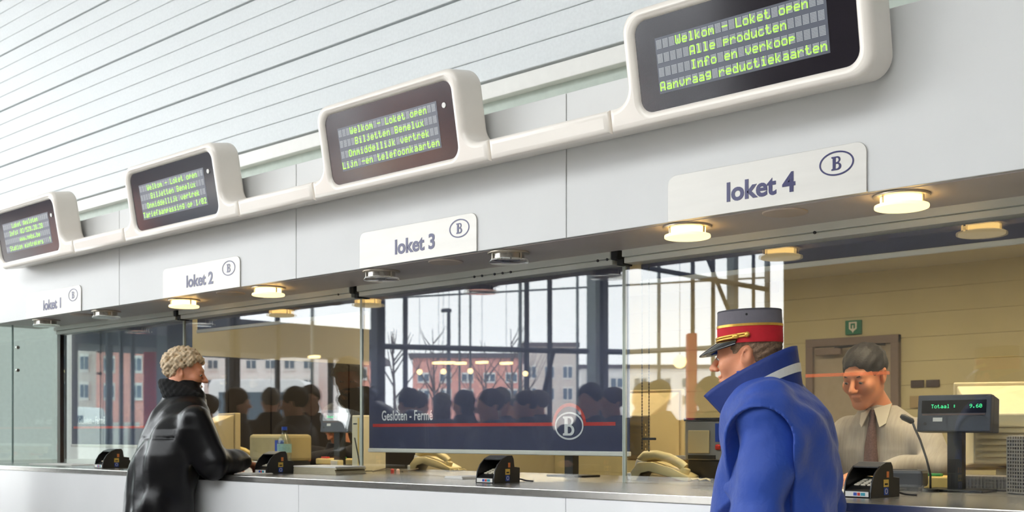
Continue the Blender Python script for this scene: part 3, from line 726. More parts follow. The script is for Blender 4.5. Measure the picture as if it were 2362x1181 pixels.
    for t in (0, -.0035):
        for i in range(n + 1):
            th = math.radians(-74 + 148 * i / n)
            for j in range(m_ + 1):
                k = j / m_; ext = .052 * math.cos(th) ** 1.0 * k + .004 * k; V.append((math.sin(th) * (.0765 + ext * .55), math.cos(th) * (.0965 + ext) - .012, z0 + .007 - .030 * k * max(.25, math.cos(th)) - .006 * k * k + t + .006 * (1 - abs(math.cos(th)))))
    N1 = (n + 1) * (m_ + 1); ix = lambda t, i, j: t * N1 + i * (m_ + 1) + j
    for i in range(n):
        for j in range(m_):
            Fc.append((ix(0, i, j), ix(0, i, j + 1), ix(0, i + 1, j + 1), ix(0, i + 1, j))); Fc.append((ix(1, i, j), ix(1, i + 1, j), ix(1, i + 1, j + 1), ix(1, i, j + 1)))
        Fc.append((ix(0, i, m_), ix(1, i, m_), ix(1, i + 1, m_), ix(0, i + 1, m_)))
    me = bpy.data.meshes.new('visor'); me.from_pydata(V, [], Fc); me.shade_smooth(); obj('visor', me, M_patent, cap_)
    for dz in (0, .007):
        pts = [(math.sin(math.radians(a)) * .0800, math.cos(math.radians(a)) * .0995 - .012, z0 + .010 + dz + .008 * (abs(a) / 92) ** 2) for a in range(-92, 93, 6)]
        MB().tube(pts, .0032, 6).build('gold_braid', M_gold, cap_, 60)
    for q in (-1, 1):
        MB().sph((q * .0815, -.016, z0 + .021), .0082, 12).build('cap_button', M_gold, cap_, 60)
        MB().sph((q * .0805, .018, z0 + .017), (.004, .010, .007), 10).build('braid_knot', M_gold, cap_, 60)
    return root
OFFICER = make_officer()

# ================================================================== man in black leather coat
M_leather = mat('black_leather', (13, 12, 14), .30, var=.1, scale=20, bump=.07, bscale=40, spec=.30)
def make_coat_man():
    hp = PY(429, 860, 3.30); tp = PY(421, 1000, 3.165); base = (tp[0], tp[1], 0)
    fx, fy = .16, 1.0; rz = math.atan2(fy, fx) - math.pi / 2
    root = tag(empty('person', base, rz), 'man with grey curly hair in long black leather coat leaning at loket two', 'person')
    dxy = Matrix.Rotation(-rz, 3, 'Z') @ Vector((hp[0] - tp[0], hp[1] - tp[1], 0)); hx, hy = dxy.x, dxy.y
    hs = .97; hz = 1.685
    H = at(head_parts(hs), (hx, hy, hz), rx=-8, rz=-36)
    neck = cap((hx * .6, hy * .4, 1.44), (hx, hy - .035, hz - .06), .064, .058)
    legs = [cap((q * .10, -.12, .92), (q * .10, -.12, .50), .085, .062) for q in (-1, 1)] + [cap((q * .10, -.12, .50), (q * .10, -.14, .06), .056, .042) for q in (-1, 1)]
    rh = hand_parts((.155, .255, 1.205), (-.35, 1, -.16), (0, .1, 1), -1, .8); lh = hand_parts((-.175, .25, 1.205), (.3, 1, -.16), (0, .1, 1), 1, .35)
    body = union([H, (neck, .03), cap((hx * .4, hy * .1, 1.38), (0, -.11, .95), .09, .11)] + [(l, .03) for l in legs] + [rh, lh], .02)
    obj('body', sdf_mesh(body, (-.38, -.28, .02), (.36, .52, 1.84), .0062), M_skin2, root)
    eyes(root, hs, Matrix.Translation((hx, hy, hz)) @ Euler((math.radians(-8), 0, math.radians(-36))).to_matrix().to_4x4())
    # curls
    rnd = random.Random(3); balls = []
    E3 = Euler((math.radians(-8), 0, math.radians(-36))).to_matrix()
    while len(balls) < 240:
        v = Vector((rnd.gauss(0, 1), rnd.gauss(0, 1), rnd.gauss(0, 1))).normalized()
        p = Vector((v.x * .083, -.020 + v.y * .104, .034 + v.z * .088)) * hs
        if p.y > .035 * hs and p.z < .062 * hs: continue
        if p.z < -.045 * hs: continue
        if abs(p.x) > .05 * hs and -.04 < p.y and p.z < .014 * hs: continue
        if p.y > .01 * hs and p.z < .03 * hs: continue
        p = E3 @ p; balls.append((p.x + hx, p.y + hy, p.z + hz, rnd.uniform(.012, .021)))
    cr = at(both(ell((0, -.020 * hs, .034 * hs), (.081 * hs, .102 * hs, .085 * hs)), half((0, 1, -.75), (0, .015, .02)), .01), (hx, hy, hz), rx=-8, rz=-36)
    def hair(x, y, z):
        d = cr(x, y, z)
        for a, b, c, r in balls: d = np.minimum(d, np.sqrt((x - a) ** 2 + (y - b) ** 2 + (z - c) ** 2) - r)
        return d
    obj('hair', sdf_mesh(wrinkle(hair, .0014, [(300, 120, 180, 0), (100, 260, -220, 1)]), (hx - .125, hy - .155, hz - .10), (hx + .125, hy + .125, hz + .155), .0038), mat('grey_blond_curls', (206, 182, 148), .6, var=.4, scale=70, bump=.35, bscale=160), root)
    # coat
    tors = loft([(.42, 0, -.150, .225, .170), (.80, 0, -.138, .215, .160), (1.05, 0, -.120, .210, .152), (1.25, 0, -.075, .220, .155), (1.38, .0, -.020, .222, .148), (1.47, hx * .3, .020, .190, .125), (1.535, hx * .6, .055, .125, .100), (1.60, hx * .85, .090, .082, .085), (1.64, hx * .95, .105, .07, .07)], 2.3)
    ra = [cap((.185, -.01, 1.42), (.275, .05, 1.215), .080, .074), (cap((.275, .05, 1.215), (.165, .25, 1.212), .072, .052), .03)]
    la = [cap((-.195, -.01, 1.42), (-.300, -.02, 1.20), .080, .074), (cap((-.300, -.02, 1.20), (-.185, .24, 1.212), .072, .050), .03)]
    ct_ = union([tors, (ra[0], .05), ra[1], (la[0], .05), la[1]], .03)
    ct_ = wrinkle(ct_, .0055, [(30, 6, 2, 0), (-20, 26, 6, 2.6)]); ct_ = wrinkle(ct_, .0026, [(58, -12, 5, 1.5), (-46, 34, 12, 2.1)])
    # back seam
    ct_ = (lambda g: lambda x, y, z: g(x, y, z) + .004 * np.exp(-((z - 1.335) / .005) ** 2) * (y < -.06) * (np.abs(x) < .19))(ct_)
    J = obj('coat', sdf_mesh(ct_, (-.42, -.36, .42), (.40, .40, 1.66), .0075), M_leather, root)
    # thick dark collar
    cl = union([cap((hx * .7 + .092 * math.sin(a), .072 - .085 * math.cos(a), 1.548 + .014 * math.cos(a)), (hx * .95 + .090 * math.sin(a), hy - .045 - .082 * math.cos(a), 1.588 + .038 * math.cos(a)), .026, .018) for a in np.linspace(-2.5, 2.5, 23)], .02)
    obj('collar', sdf_mesh(wrinkle(cl, .0015, [(180, 60, 150, 0), (60, 190, -170, 1)]), (hx - .17, -.09, 1.48), (hx + .19, hy + .12, 1.70), .0055), mat('black_knit', (14, 13, 14), .95, var=.2, scale=200, bump=.5, bscale=260), J)
    tr = union([(cap((q * .10, -.12, .60), (q * .105, -.13, .09), .090, .080)) for q in (-1, 1)], .03)
    obj('trousers', sdf_mesh(tr, (-.22, -.25, .04), (.22, .02, .66), .012), M_trou, root)
    for q in (-1, 1):
        f = both(union([cap((q * .11, -.18, .045), (q * .12, .01, .04), .048, .044), (cap((q * .115, -.04, .03), (q * .125, .03, .026), .042, .034), .03)]), half((0, 0, -1), (0, 0, 0)))
        obj('shoe', sdf_mesh(f, (q * .115 - .08, -.25, -.01), (q * .115 + .08, .10, .12), .009), M_shoe, root)
    return root
COATMAN = make_coat_man()

# ================================================================== clerk behind loket four
M_shirt = mat('grey_striped_shirt', (176, 168, 158), .7, var=.10, scale=14, aniso=(9, 1, 1), bump=.12, bscale=24)
def make_clerk(px, Y, hz, label, skin, shirt, hair_m, tie=True, head_rot=(-24, 0, 10), dx=0., hs=1.0, hand_pts=None, yoff=0.):
    p = PY(px, 1000, Y); root = tag(empty('person', (p[0], p[1], .35), math.pi), label, 'person')
    hz = hz - .35; hx, hy = dx, .10 + yoff
    H = at(head_parts(hs, open_=.002), (hx, hy, hz), rx=head_rot[0], rz=head_rot[2])
    sz = hz - .205
    neck = cap((hx * .4, hy * .3 - .02, sz + .06), (hx, hy - .03, hz - .06), .060, .056)
    (rw, rd), (lw, ld) = hand_pts
    rh = hand_parts(rw, rd, (0, .1, 1), -1, .45); lh = hand_parts(lw, ld, (0, .1, 1), 1, .45)
    legs = []
    for q in (-1, 1): legs += [cap((q * .09, -.10, sz - .50), (q * .10, .26, sz - .50), .085, .065), cap((q * .10, .26, sz - .50), (q * .10, .24, .06), .060, .045)]
    body = union([H, (neck, .025), cap((0, -.02, sz - .08), (0, -.05, sz - .45), .08, .10), rh, lh] + [(l, .03) for l in legs], .02)
    obj('body', sdf_mesh(body, (-.42, -.25, .0), (.42, .62, hz + .15), .0062), skin, root)
    eyes(root, hs, Matrix.Translation((hx, hy, hz)) @ Euler((math.radians(head_rot[0]), 0, math.radians(head_rot[2]))).to_matrix().to_4x4())
    R = dict(rx=head_rot[0], rz=head_rot[2])
    hr = at(ell((0, -.022 * hs, .036 * hs), (.083 * hs, .104 * hs, .088 * hs)), (hx, hy, hz), **R)
    face = at(union([ell((0, .095 * hs, -.01 * hs), (.060 * hs, .075 * hs, .068 * hs)), half((0, -.35, 1), (0, 0, -.045 * hs))] + [ell((q * .085 * hs, .005, -.022 * hs), (.03 * hs, .032 * hs, .040 * hs)) for q in (-1, 1)], .004), (hx, hy, hz), **R)
    hr = minus(hr, face, .006)
    obj('hair', sdf_mesh(wrinkle(hr, .0016, [(160, 40, 90, 0), (-90, 140, 60, 1)]), (hx - .12, hy - .15, hz - .14), (hx + .12, hy + .15, hz + .14), .0042), hair_m, root)
    if hs > .9:
        for q in (-1, 1):
            e = MB().tube([(q * .046 * hs, .078 * hs, .014 * hs), (q * .032 * hs, .090 * hs, .019 * hs), (q * .014 * hs, .090 * hs, .014 * hs)], [.002, .0035, .0025], 6).build('eyebrow', hair_m, root)
            e.matrix_local = Matrix.Translation((hx, hy, hz)) @ Euler((math.radians(head_rot[0]), 0, math.radians(head_rot[2]))).to_matrix().to_4x4()
    tors = loft([(sz - .52, 0, -.05, .185, .135), (sz - .30, 0, -.04, .185, .130), (sz - .12, 0, -.02, .198, .125), (sz - .02, 0, -.012, .175, .105), (sz + .035, 0, -.004, .110, .082), (sz + .075, hx * .3, .012, .072, .070)], 2.3)
    arms = []
    for q, (wv, dv) in ((1, (rw, rd)), (-1, (lw, ld))):
        el = np.array([q * .275, .10, .875]); wv = np.array(wv, float); dv = np.array(dv, float) / np.linalg.norm(dv)
        arms += [(cap((q * .178, -.02, sz - .045), el, .070, .062), .045), (cap(el, wv - dv * .02, .060, .044), .03)]
    sh = union([tors] + arms, .03); sh = wrinkle(sh, .0032, [(24, 8, 14, 0), (-30, 12, 26, 1.4), (14, 20, -34, 2.4)]); sh = wrinkle(sh, .0014, [(60, 10, 20, .2), (-20, 50, 40, 1)])
    S = obj('shirt', sdf_mesh(sh, (-.40, -.24, sz - .54), (.40, .56, sz + .10), .0068), shirt, root)
    ch = sz - .54
    tr = union([loft([(sz - .62, 0, -.05, .17, .14), (sz - .50, 0, -.05, .18, .14)])] + [(l, .03) for l in [cap((q * .09, -.10, sz - .52), (q * .10, .26, sz - .50), .10, .08) for q in (-1, 1)] + [cap((q * .10, .26, sz - .50), (q * .10, .24, .07), .078, .07) for q in (-1, 1)]], .03)
    obj('trousers', sdf_mesh(tr, (-.24, -.25, .02), (.24, .38, sz - .44), .013), M_trou, root)
    if tie:
        fy = lambda z_: float(np.interp(z_, [sz - .52, sz - .12, sz - .02, sz + .035, sz + .06], [.088, .108, .096, .084, .086])) + .0085
        V, Fc = [], []; rows = [(.052, .012), (.040, .017), (.028, .019), (.015, .014), (.0, .017), (-.10, .028), (-.22, .038), (-.34, .046), (-.40, .047), (-.435, .004)]
        for dz, hw in rows:
            y = fy(sz + dz)
            V += [(-hw, y - .004, sz + dz), (0, y + .006, sz + dz), (hw, y - .004, sz + dz), (0, y - .012, sz + dz)]
        for i in range(len(rows) - 1):
            for k in range(4): Fc.append((i * 4 + k, i * 4 + (k + 1) % 4, i * 4 + 4 + (k + 1) % 4, i * 4 + 4 + k))
        Fc += [(3, 2, 1, 0), tuple(len(V) - 4 + k for k in range(4))]
        me = bpy.data.meshes.new('tie'); me.from_pydata(V, [], Fc); me.shade_smooth(); obj('necktie', me, mat('brown_woven_tie', (112, 84, 80), .7, var=.25, scale=150), root)
        for q in (-1, 1):      # collar leaves
            a = np.array([q * .008, fy(sz + .05) - .002, sz + .058]); b = np.array([q * .066, .045, sz + .080]); c = np.array([q * .060, fy(sz) - .014, sz - .005]); e = np.array([q * .040, fy(sz - .02) + .004, sz - .022])
            t = np.array([0, .006, 0]); V = [tuple(v) for v in (a, b, c, e)] + [tuple(v + t) for v in (a, b, c, e)]
            me = bpy.data.meshes.new('leaf'); me.from_pydata(V, [], [(3, 2, 1, 0), (4, 5, 6, 7), (0, 1, 5, 4), (1, 2, 6, 5), (2, 3, 7, 6), (3, 0, 4, 7)]); obj('collar_leaf', me, mat('shirt_collar', (206, 198, 182), .7, var=.05), S)
        MB().box((-.034, -.003, -.02), (.034, .003, .02), .001).build('name_badge', M_paper, root, loc=(-.112, .098, sz - .215), rot=(0, -.2, .35))
    # swivel stool that carries the clerk
    return root
CLERK = make_clerk(2035, 4.74, 1.612, 'clerk in grey striped shirt and brown tie behind loket four glass', M_skin2, M_shirt, mat('dark_brown_hair', (32, 27, 26), .55, var=.3, scale=90, bump=.3, bscale=180), True, (-20, 0, -4), .035, 1.06,
                   hand_pts=(((.125, .33, .845), (-.25, 1, -.12)), ((-.10, .34, .845), (.55, .8, -.12))))
CLERK2 = make_clerk(786, 4.80, 1.43, 'clerk in dark sweater bent low behind the customer display of loket two', M_skin2, mat('dark_sweater', (26, 20, 20), .85, var=.1), MATS['dark_brown_hair'], False, (-48, 0, 0), .0, .95,
                    hand_pts=(((.22, .22, .84), (-.2, 1, -.1)), ((-.05, .30, .845), (-.2, .8, -.12))), yoff=-.05)
# ================================================================== things on and behind the counter
def copy_tree(o, parent=None):
    c = o.copy(); COL.objects.link(c); c.parent = parent
    for ch in list(o.children): copy_tree(ch, c)
    return c
M_key = mat('beige_key', (222, 212, 190), .5, var=.03); M_lcdg = mat('grey_lcd', (120, 136, 120), .3)
M_stk_blue = mat('blue_sticker', (30, 70, 170), .4); M_stk_yel = mat('yellow_sticker', (226, 190, 90), .5); M_stk_org = mat('orange_sticker', (224, 130, 70), .5)
def pin_pad():
    r = empty('pin_terminal')
    side = [(-.085, 0), (-.085, .018), (-.078, .050), (-.060, .078), (-.030, .102), (.005, .114), (.035, .114), (.045, .100), (.050, .066), (.086, .062), (.086, 0)]
    yz = Matrix(((0, 0, 1, 0), (1, 0, 0, 0), (0, 1, 0, 0), (0, 0, 0, 1)))         # prism x,y -> world y,z ; extrude along x
    b = MB().prism([(-.085, .002), (-.085, .022), (-.06, .034), (.045, .064), (.086, .062), (.086, .002)], .088, Matrix.Translation((-.044, 0, 0)) @ yz, .002); b.build('base', M_black, r, 30)
    for x in (-.050, .045):
        MB().prism(side, .006, Matrix.Translation((x, 0, 0)) @ yz, .0015).build('hood_side', M_black, r)
    top = [(-.034, .100), (.005, .114), (.035, .114), (.045, .100), (.050, .066), (.046, .066), (.041, .098), (.033, .110), (.005, .110), (-.034, .096)]
    MB().prism(top, .090, Matrix.Translation((-.045, 0, 0)) @ yz).build('hood_top', M_black, r)
    key = MB().box((-.009, -.0055, 0), (.009, .0055, .005), .0015, 1).mesh('key')
    tilt = math.atan2(.030, .105)
    for i in range(4):
        for j in range(3):
            y = -.045 + i * .016; obj('key', key, M_key, r, loc=((j - 1) * .024, y, .034 + (y + .06) * .2857), rot=(tilt, 0, 0))
    MB().box((-.034, 0, 0), (.034, .022, .002)).build('screen', M_lcdg, r, loc=(0, .016, .056), rot=(tilt, 0, 0))
    s = MB().box((-.042, -.0862, .004), (.042, -.0852, .020)).build('front_sticker', M_paper, r)
    for x0, x1, c in ((-.012, .0, M_stk_blue), (.002, .012, M_redp), (.014, .030, mat('teal_print', (40, 150, 170), .4))): MB().box((x0, -.0868, .007), (x1, -.0862, .017)).build('card_logo', c, s)
    q = MB().box((.0512, -.012, .034), (.0520, .018, .058)).build('side_sticker', M_stk_yel, r); MB().box((.0520, -.006, .040), (.0524, .012, .046)).build('bird_print', M_black, q)
    q = MB().box((.0512, -.010, .008), (.0520, .016, .032)).build('side_sticker', M_stk_blue, r)
    me = smooth(ring(.008, .009, .002, .0006)); me.transform(Matrix.Translation((.0524, .003, .020)) @ Matrix.Rotation(math.pi / 2, 4, 'Z') @ FRONT); obj('round_print', me, M_paper, q)
    q = MB().box((.0512, .006, .064), (.0520, .020, .084)).build('side_sticker', M_stk_org, r)
    MB().box((-.030, .086, .008), (.030, .105, .046), .004).build('connector_block', M_black, r)
    MB().tube([(.0, .105, .02), (.02, .125, .012), (.05, .13, .005), (.085, .135, .004)], .0035, 6).build('cable', M_black, r)
    return r
pp = pin_pad()
for i, (px, py, rz, lab) in enumerate(((1148, 1113, 4, 'black hooded card terminal with keypad on the counter at loket three'), (2010, 1146, -6, 'black hooded card terminal on the counter at the officer\'s elbow, loket four'),
                                       (632, 1092, 2, 'black hooded card terminal beside the paper stack at loket two'), (258, 1079, 0, 'black hooded card terminal behind the coat man, at loket one'))):
    o = pp if i == 0 else copy_tree(pp); p = PZ(px, py, HC); o.location = (p[0], min(p[1], YG - .14), HC); o.rotation_euler = (0, 0, math.radians(rz)); tag(o, lab, 'card terminal', 'card terminals on the counter')
M_led = mat('green_led_text', (60, 230, 150), .4, emit=1.3)
def pos_display(px, Y, lab, txt=True):
    p = PY(px, 1000, Y); r = tag(empty('customer_display', (p[0], p[1], HC)), lab, 'price display', 'customer price displays')
    MB().box((-.11, -.055, 0), (.11, .085, .009), .003).build('base', M_black, r)
    MB().prism([(-.026, -.02), (.026, -.02), (.02, .03), (-.02, .03)], .21, Matrix.Translation((0, 0, .009))).build('pole', M_black, r)
    hd = empty('head', (0, -.01, .21)); hd.parent = r; hd.rotation_euler = (math.radians(-7), 0, 0)
    MB().prism([(-.131, 0), (.131, 0), (.131, .132), (-.131, .132)], .03, Matrix.Translation((0, -.0, 0)) @ FRONT, .004).build('case', M_charcoal, hd)
    MB().prism([(.0, .0), (.06, .006), (.05, .125), (.0, .131)], .258, Matrix.Translation((-.129, 0.001, 0)) @ Matrix(((0, 0, 1, 0), (1, 0, 0, 0), (0, 1, 0, 0), (0, 0, 0, 1))), .003).build('rear_case', M_charcoal, hd)
    wd = MB().box((-.115, -.0315, .066), (.115, -.0302, .112)).build('window', M_patent, hd)
    MB().box((-.112, -.0318, .058), (.112, -.030, .064)).build('window_sill', mat('brown_strip', (96, 76, 70), .5), hd)
    me = dots(['Totaal :    9.60'], 16, .0019, .02, True); me.transform(Matrix.Translation((-.080, -.0322, .097)) @ FRONT); obj('lit_text', me, M_led, wd)['kind'] = 'stuff'
    MB().box((-.072, -.0314, .036), (-.038, -.0302, .050)).build('label', M_paper, hd)
    MB().cyl((-.10, -.0312, .028), (-.10, -.030, .028), .006, n=12).build('knob', M_black, hd)
    return r
pos_display(2207, 4.08, 'charcoal customer price display on a black pole beside the clerk at loket four')
pos_display(783, 4.22, 'charcoal customer price display on a pole behind the glass of loket two')
pos_display(1318, 4.22, 'charcoal customer price display hidden behind the lowered blind of loket three')
# gooseneck microphone
p = PY(2146, 1100, 3.99); r = tag(empty('microphone', (p[0], p[1], HC)), 'black gooseneck microphone bending towards the clerk of loket four', 'microphone')
h = PY(2104, 972, 4.02) - np.array([p[0], p[1], HC]); 
MB().cyl((0, 0, 0), (0, 0, .012), .03, n=20, bev=.003).build('foot', M_black, r, 30)
MB().tube([(0, 0, .01), (0, 0, .06), (-.012, -.003, .115), h * .55 + np.array([0, 0, .045]), h * .85 + np.array([0, 0, .012]), h], .0042, 8).build('gooseneck', M_black, r, 60)
d = np.array([-.030, -.006, .016]); MB().tube([h - d * .2, h, h + d, h + d * 1.3], [.004, .011, .012, .007], 12).build('capsule', M_black, r, 60)
# tube monitors seen from behind
def monitor(px, Y, W, Hh, Dp, zoff, rz, lab, m=M_beige, base=True):
    p = PY(px, 1000, Y); r = tag(empty('tube_monitor', (p[0], p[1], HC), math.radians(rz)), lab, 'monitor', 'beige tube monitors in the office')
    z0 = zoff
    def frus(y0, w0, a0, b0, y1, w1, a1, b1):
        V = [(-w0, y0, a0), (w0, y0, a0), (w0, y0, b0), (-w0, y0, b0), (-w1, y1, a1), (w1, y1, a1), (w1, y1, b1), (-w1, y1, b1)]
        bm = bmesh.new(); v = [bm.verts.new(q) for q in V]
        for f in ((0, 1, 2, 3), (5, 4, 7, 6), (4, 5, 1, 0), (1, 5, 6, 2), (2, 6, 7, 3), (4, 0, 3, 7)): bm.faces.new([v[k] for k in f])
        bmesh.ops.recalc_face_normals(bm, faces=bm.faces); bmesh.ops.bevel(bm, geom=bm.edges[:], offset=.006, segments=2, affect='EDGES', profile=.5); k = MB(); k._add(bm); return k
    frus(-Dp * .5, W * .33, z0 + .02, z0 + Hh * .62, Dp * .18, W * .47, z0, z0 + Hh * .96).build('rear_shell', m, r)
    frus(Dp * .185, W * .5, z0 - .01, z0 + Hh, Dp * .30, W * .5, z0 - .01, z0 + Hh).build('bezel', m, r)
    MB().box((-W * .43, Dp * .30, z0 + .02), (W * .43, Dp * .304, z0 + Hh - .03)).build('screen', M_patent, r)
    slot = MB().box((-W * .26, -.006, -.004), (W * .26, .002, .004)).mesh('slot')
    for k in range(6): obj('vent_rib', slot, m, r, loc=(0, -Dp * .5 - .0005, z0 + .05 + k * .022))
    if base:
        MB().cyl((0, .0, 0), (0, .0, .02), .11, n=24, bev=.004).build('foot', m, r, 30); MB().cyl((0, .0, .02), (0, .0, max(z0, .03)), .05, n=20).build('swivel', m, r, 30)
    return r
monitor(1494, 4.42, .30, .33, .30, .085, 6, 'beige tube monitor standing right of the lowered blind, loket four')
monitor(500, 4.24, .34, .29, .34, .05, -14, 'beige tube monitor half hidden by the coat man\'s sleeve')
monitor(2330, 4.46, .40, .33, .36, .075, 22, 'large cream tube monitor right of the price display, loket four', mat('cream_monitor', (232, 218, 178), .45, var=.03))
# perforated loudspeaker panels by the big monitor
def grille(px, py, Y, w, hgt, dpt, rz, lab):
    p = PY(px, py, Y); r = tag(empty('speaker_box', (p[0], p[1], HC), math.radians(rz)), lab, 'speaker', 'speaker boxes')
    MB().box((-w / 2, 0, 0), (w / 2, dpt, hgt), .004).build('case', mat('grey_speaker_case', (150, 142, 130), .5), r)
    V = MB()
    for i in range(int(w / .012)): V.box((-w / 2 + .012 * i + .004, -.006, .004), (-w / 2 + .012 * i + .0085, .0005, hgt - .004))
    for j in range(int(hgt / .012)): V.box((-w / 2 + .003, -.0055, .012 * j + .004), (w / 2 - .003, .0005, .012 * j + .0085))
    o_ = V.build('grille_bars', MATS['grey_speaker_case'], r); o_['kind'] = 'stuff'
grille(2275, 1110, 4.20, .26, .055, .08, 10, 'low grey perforated speaker bar in front of the cream monitor')
grille(2352, 1110, 4.02, .12, .20, .10, -30, 'tall grey perforated speaker at the end of loket four counter')
# telephones
def phone(px, py, rz, lab, m=M_cream, s=1.):
    p = PZ(px, py, HC); Yp = max(p[1], YG + .13); p = PY(px, py, Yp); r = tag(empty('telephone', (p[0], p[1], HC), math.radians(rz)), lab, 'telephone', 'cream desk telephones'); r.scale = (s, s, s)
    xz = FRONT
    MB().prism([(-.115, 0), (-.080, 0), (-.062, .028), (-.03, .036), (.10, .004), (.115, 0), (.128, 0), (.13, .018), (.06, .050), (-.02, .072), (-.075, .068), (-.102, .036)], .12, Matrix.Translation((0, .06, 0)) @ xz, .003).build('body', m, r, 40)
    MB().box((-.118, -.062, .0), (-.098, .062, .030), .006).build('front_foot', M_alu, r)
    hs = empty('handset', (0, -.028, 0)); hs.parent = r
    pts = [(-.075, 0, .076), (-.055, 0, .094), (-.01, 0, .098), (.04, 0, .088), (.085, 0, .066), (.105, 0, .050)]
    MB().tube(pts, [.018, .020, .018, .017, .018, .018], 10).build('grip', m, hs, 60)
    MB().cyl((-.078, 0, .045), (-.070, 0, .076), .021, n=18, bev=.003).build('earpiece', M_alu, hs, 30); MB().cyl((.098, 0, .024), (.108, 0, .050), .020, n=18, bev=.003).build('mouthpiece', m, hs, 30)
    key = MB().box((-.006, -.005, 0), (.006, .005, .004), .001, 1).mesh('pk')
    for i in range(4):
        for j in range(3): obj('key', key, M_charcoal, r, loc=(-.005 + i * .018, .014 + j * .016, .0515 - i * .0052 + .004), rot=(0, .28, 0))
    MB().tube([(.11, -.02, .012), (.135, -.03, .006), (.150, -.01, .010), (.165, -.03, .006), (.180, -.005, .010), (.2, -.02, .006)], .004, 6).build('cord', m, r)
    return r
phone(1526, 1108, 14, 'cream telephone behind the glass next to the bead chains, loket four', s=1.15)
phone(1000, 1086, 16, 'cream telephone under the lowered blind of loket three', s=1.1)
phone(560, 1068, 18, 'cream telephone beside the coat man\'s hand at loket two', mat('yellowed_phone', (222, 196, 120), .4, var=.03))
# other office machines
def boxthing(name, lab, cat, px, Y, parts, rz=0):
    p = PY(px, 1000, Y); r = tag(empty(name, (p[0], p[1], HC), math.radians(rz)), lab, cat)
    for nm, m, lo, hi, bv in parts: MB().box(lo, hi, bv).build(nm, m, r)
    return r
M_greybox = mat('grey_machine', (150, 146, 140), .5, var=.04)
boxthing('ticket_printer', 'grey ticket printer with red button left of the officer\'s jacket', 'printer', 1650, 4.34, [('case', M_greybox, (-.10, -.09, .09), (.10, .09, .26), .006), ('lid', M_dark, (-.105, -.095, .2605), (.105, .095, .275), .004), ('front_flap', M_beige, (-.08, -.097, .12), (.03, -.0905, .22), .003),
    ('paper_slot', M_black, (-.08, -.096, .095), (.06, -.0905, .112), 0), ('red_button', M_redp, (.062, -.104, .135), (.088, -.0905, .160), .008), ('status_strip', M_stk_blue, (.06, -.095, .17), (.09, -.0905, .25), 0), ('base', M_black, (-.09, -.08, 0), (.09, .08, .0895), .004)])
boxthing('document_printer', 'beige document printer with blue sticker behind the water bottle, loket two', 'printer', 652, 4.27, [('case', mat('tan_machine', (178, 160, 112), .5, var=.04), (-.22, -.1, .035), (.17, .1, .20), .02), ('paper_tray', M_paper, (-.10, -.16, .028), (.17, -.06, .034), .001), ('foot', M_black, (-.2, -.09, 0), (.16, .09, .0345), 0), ('blue_sticker', M_stk_blue, (.06, -.1015, .07), (.15, -.1003, .165), 0)])
boxthing('computer_tower', 'narrow cream computer tower between loket two and the lowered blind', 'computer', 842, 4.05, [('case', mat('cream_case', (230, 218, 184), .5, var=.03), (-.04, -.06, 0), (.035, .12, .305), .006), ('front_slot', M_charcoal, (-.025, -.0615, .255), (.005, -.0605, .262), 0), ('front_strip', M_stk_yel, (.012, -.0615, .03), (.022, -.0605, .29), 0)])
boxthing('receipt_printer', 'low black receipt box between card terminal and price display, loket four', 'printer', 2092, 4.06, [('case', M_charcoal, (-.075, -.06, .012), (.065, .06, .075), .012), ('foot', M_black, (-.06, -.05, 0), (.05, .05, .0125), 0), ('paper_slot', M_black, (-.05, -.02, .0745), (.04, -.012, .0765), 0)], 12)
boxthing('card_box', 'tan open card box behind the cream telephone, loket four', 'box', 1588, 4.44, [('case', mat('tan_card', (206, 160, 96), .7, var=.05), (-.06, -.05, 0), (.06, .05, .085), .003), ('papers', M_paper, (-.055, -.045, .0855), (.055, .045, .105), .004)], 10)
boxthing('cash_tray', 'yellow plastic tray on the desk beside the loket four clerk', 'tray', 2120, 4.34, [('base', mat('yellow_tray', (222, 190, 110), .5), (-.17, -.10, 0), (.17, .06, .045), .006), ('red_clip', M_redp, (-.12, -.09, .0455), (-.07, -.06, .056), .003), ('green_clip', M_green, (.06, -.09, .0455), (.12, -.06, .056), .003), ('white_clip', M_paper, (-.16, -.08, .0455), (-.13, -.04, .052), 0)])
boxthing('cash_tray', 'yellow plastic tray under the price display of loket two', 'tray', 806, 4.40, [('base', MATS['yellow_tray'], (-.2, -.10, .02), (.16, .06, .055), .006), ('foot', M_black, (-.15, -.08, 0), (.12, .04, .0205), 0), ('red_clip', M_redp, (-.16, -.09, .0555), (-.11, -.06, .066), .003), ('green_clip', M_green, (.0, -.09, .0555), (.05, -.06, .066), .003)])
boxthing('calculator', 'small cream keypad standing on the desk of loket two', 'calculator', 775, 4.10, [('case', M_cream, (-.04, -.01, 0), (.03, .03, .055), .004), ('button_field', M_key, (-.034, -.012, .012), (.024, -.0098, .05), 0)])
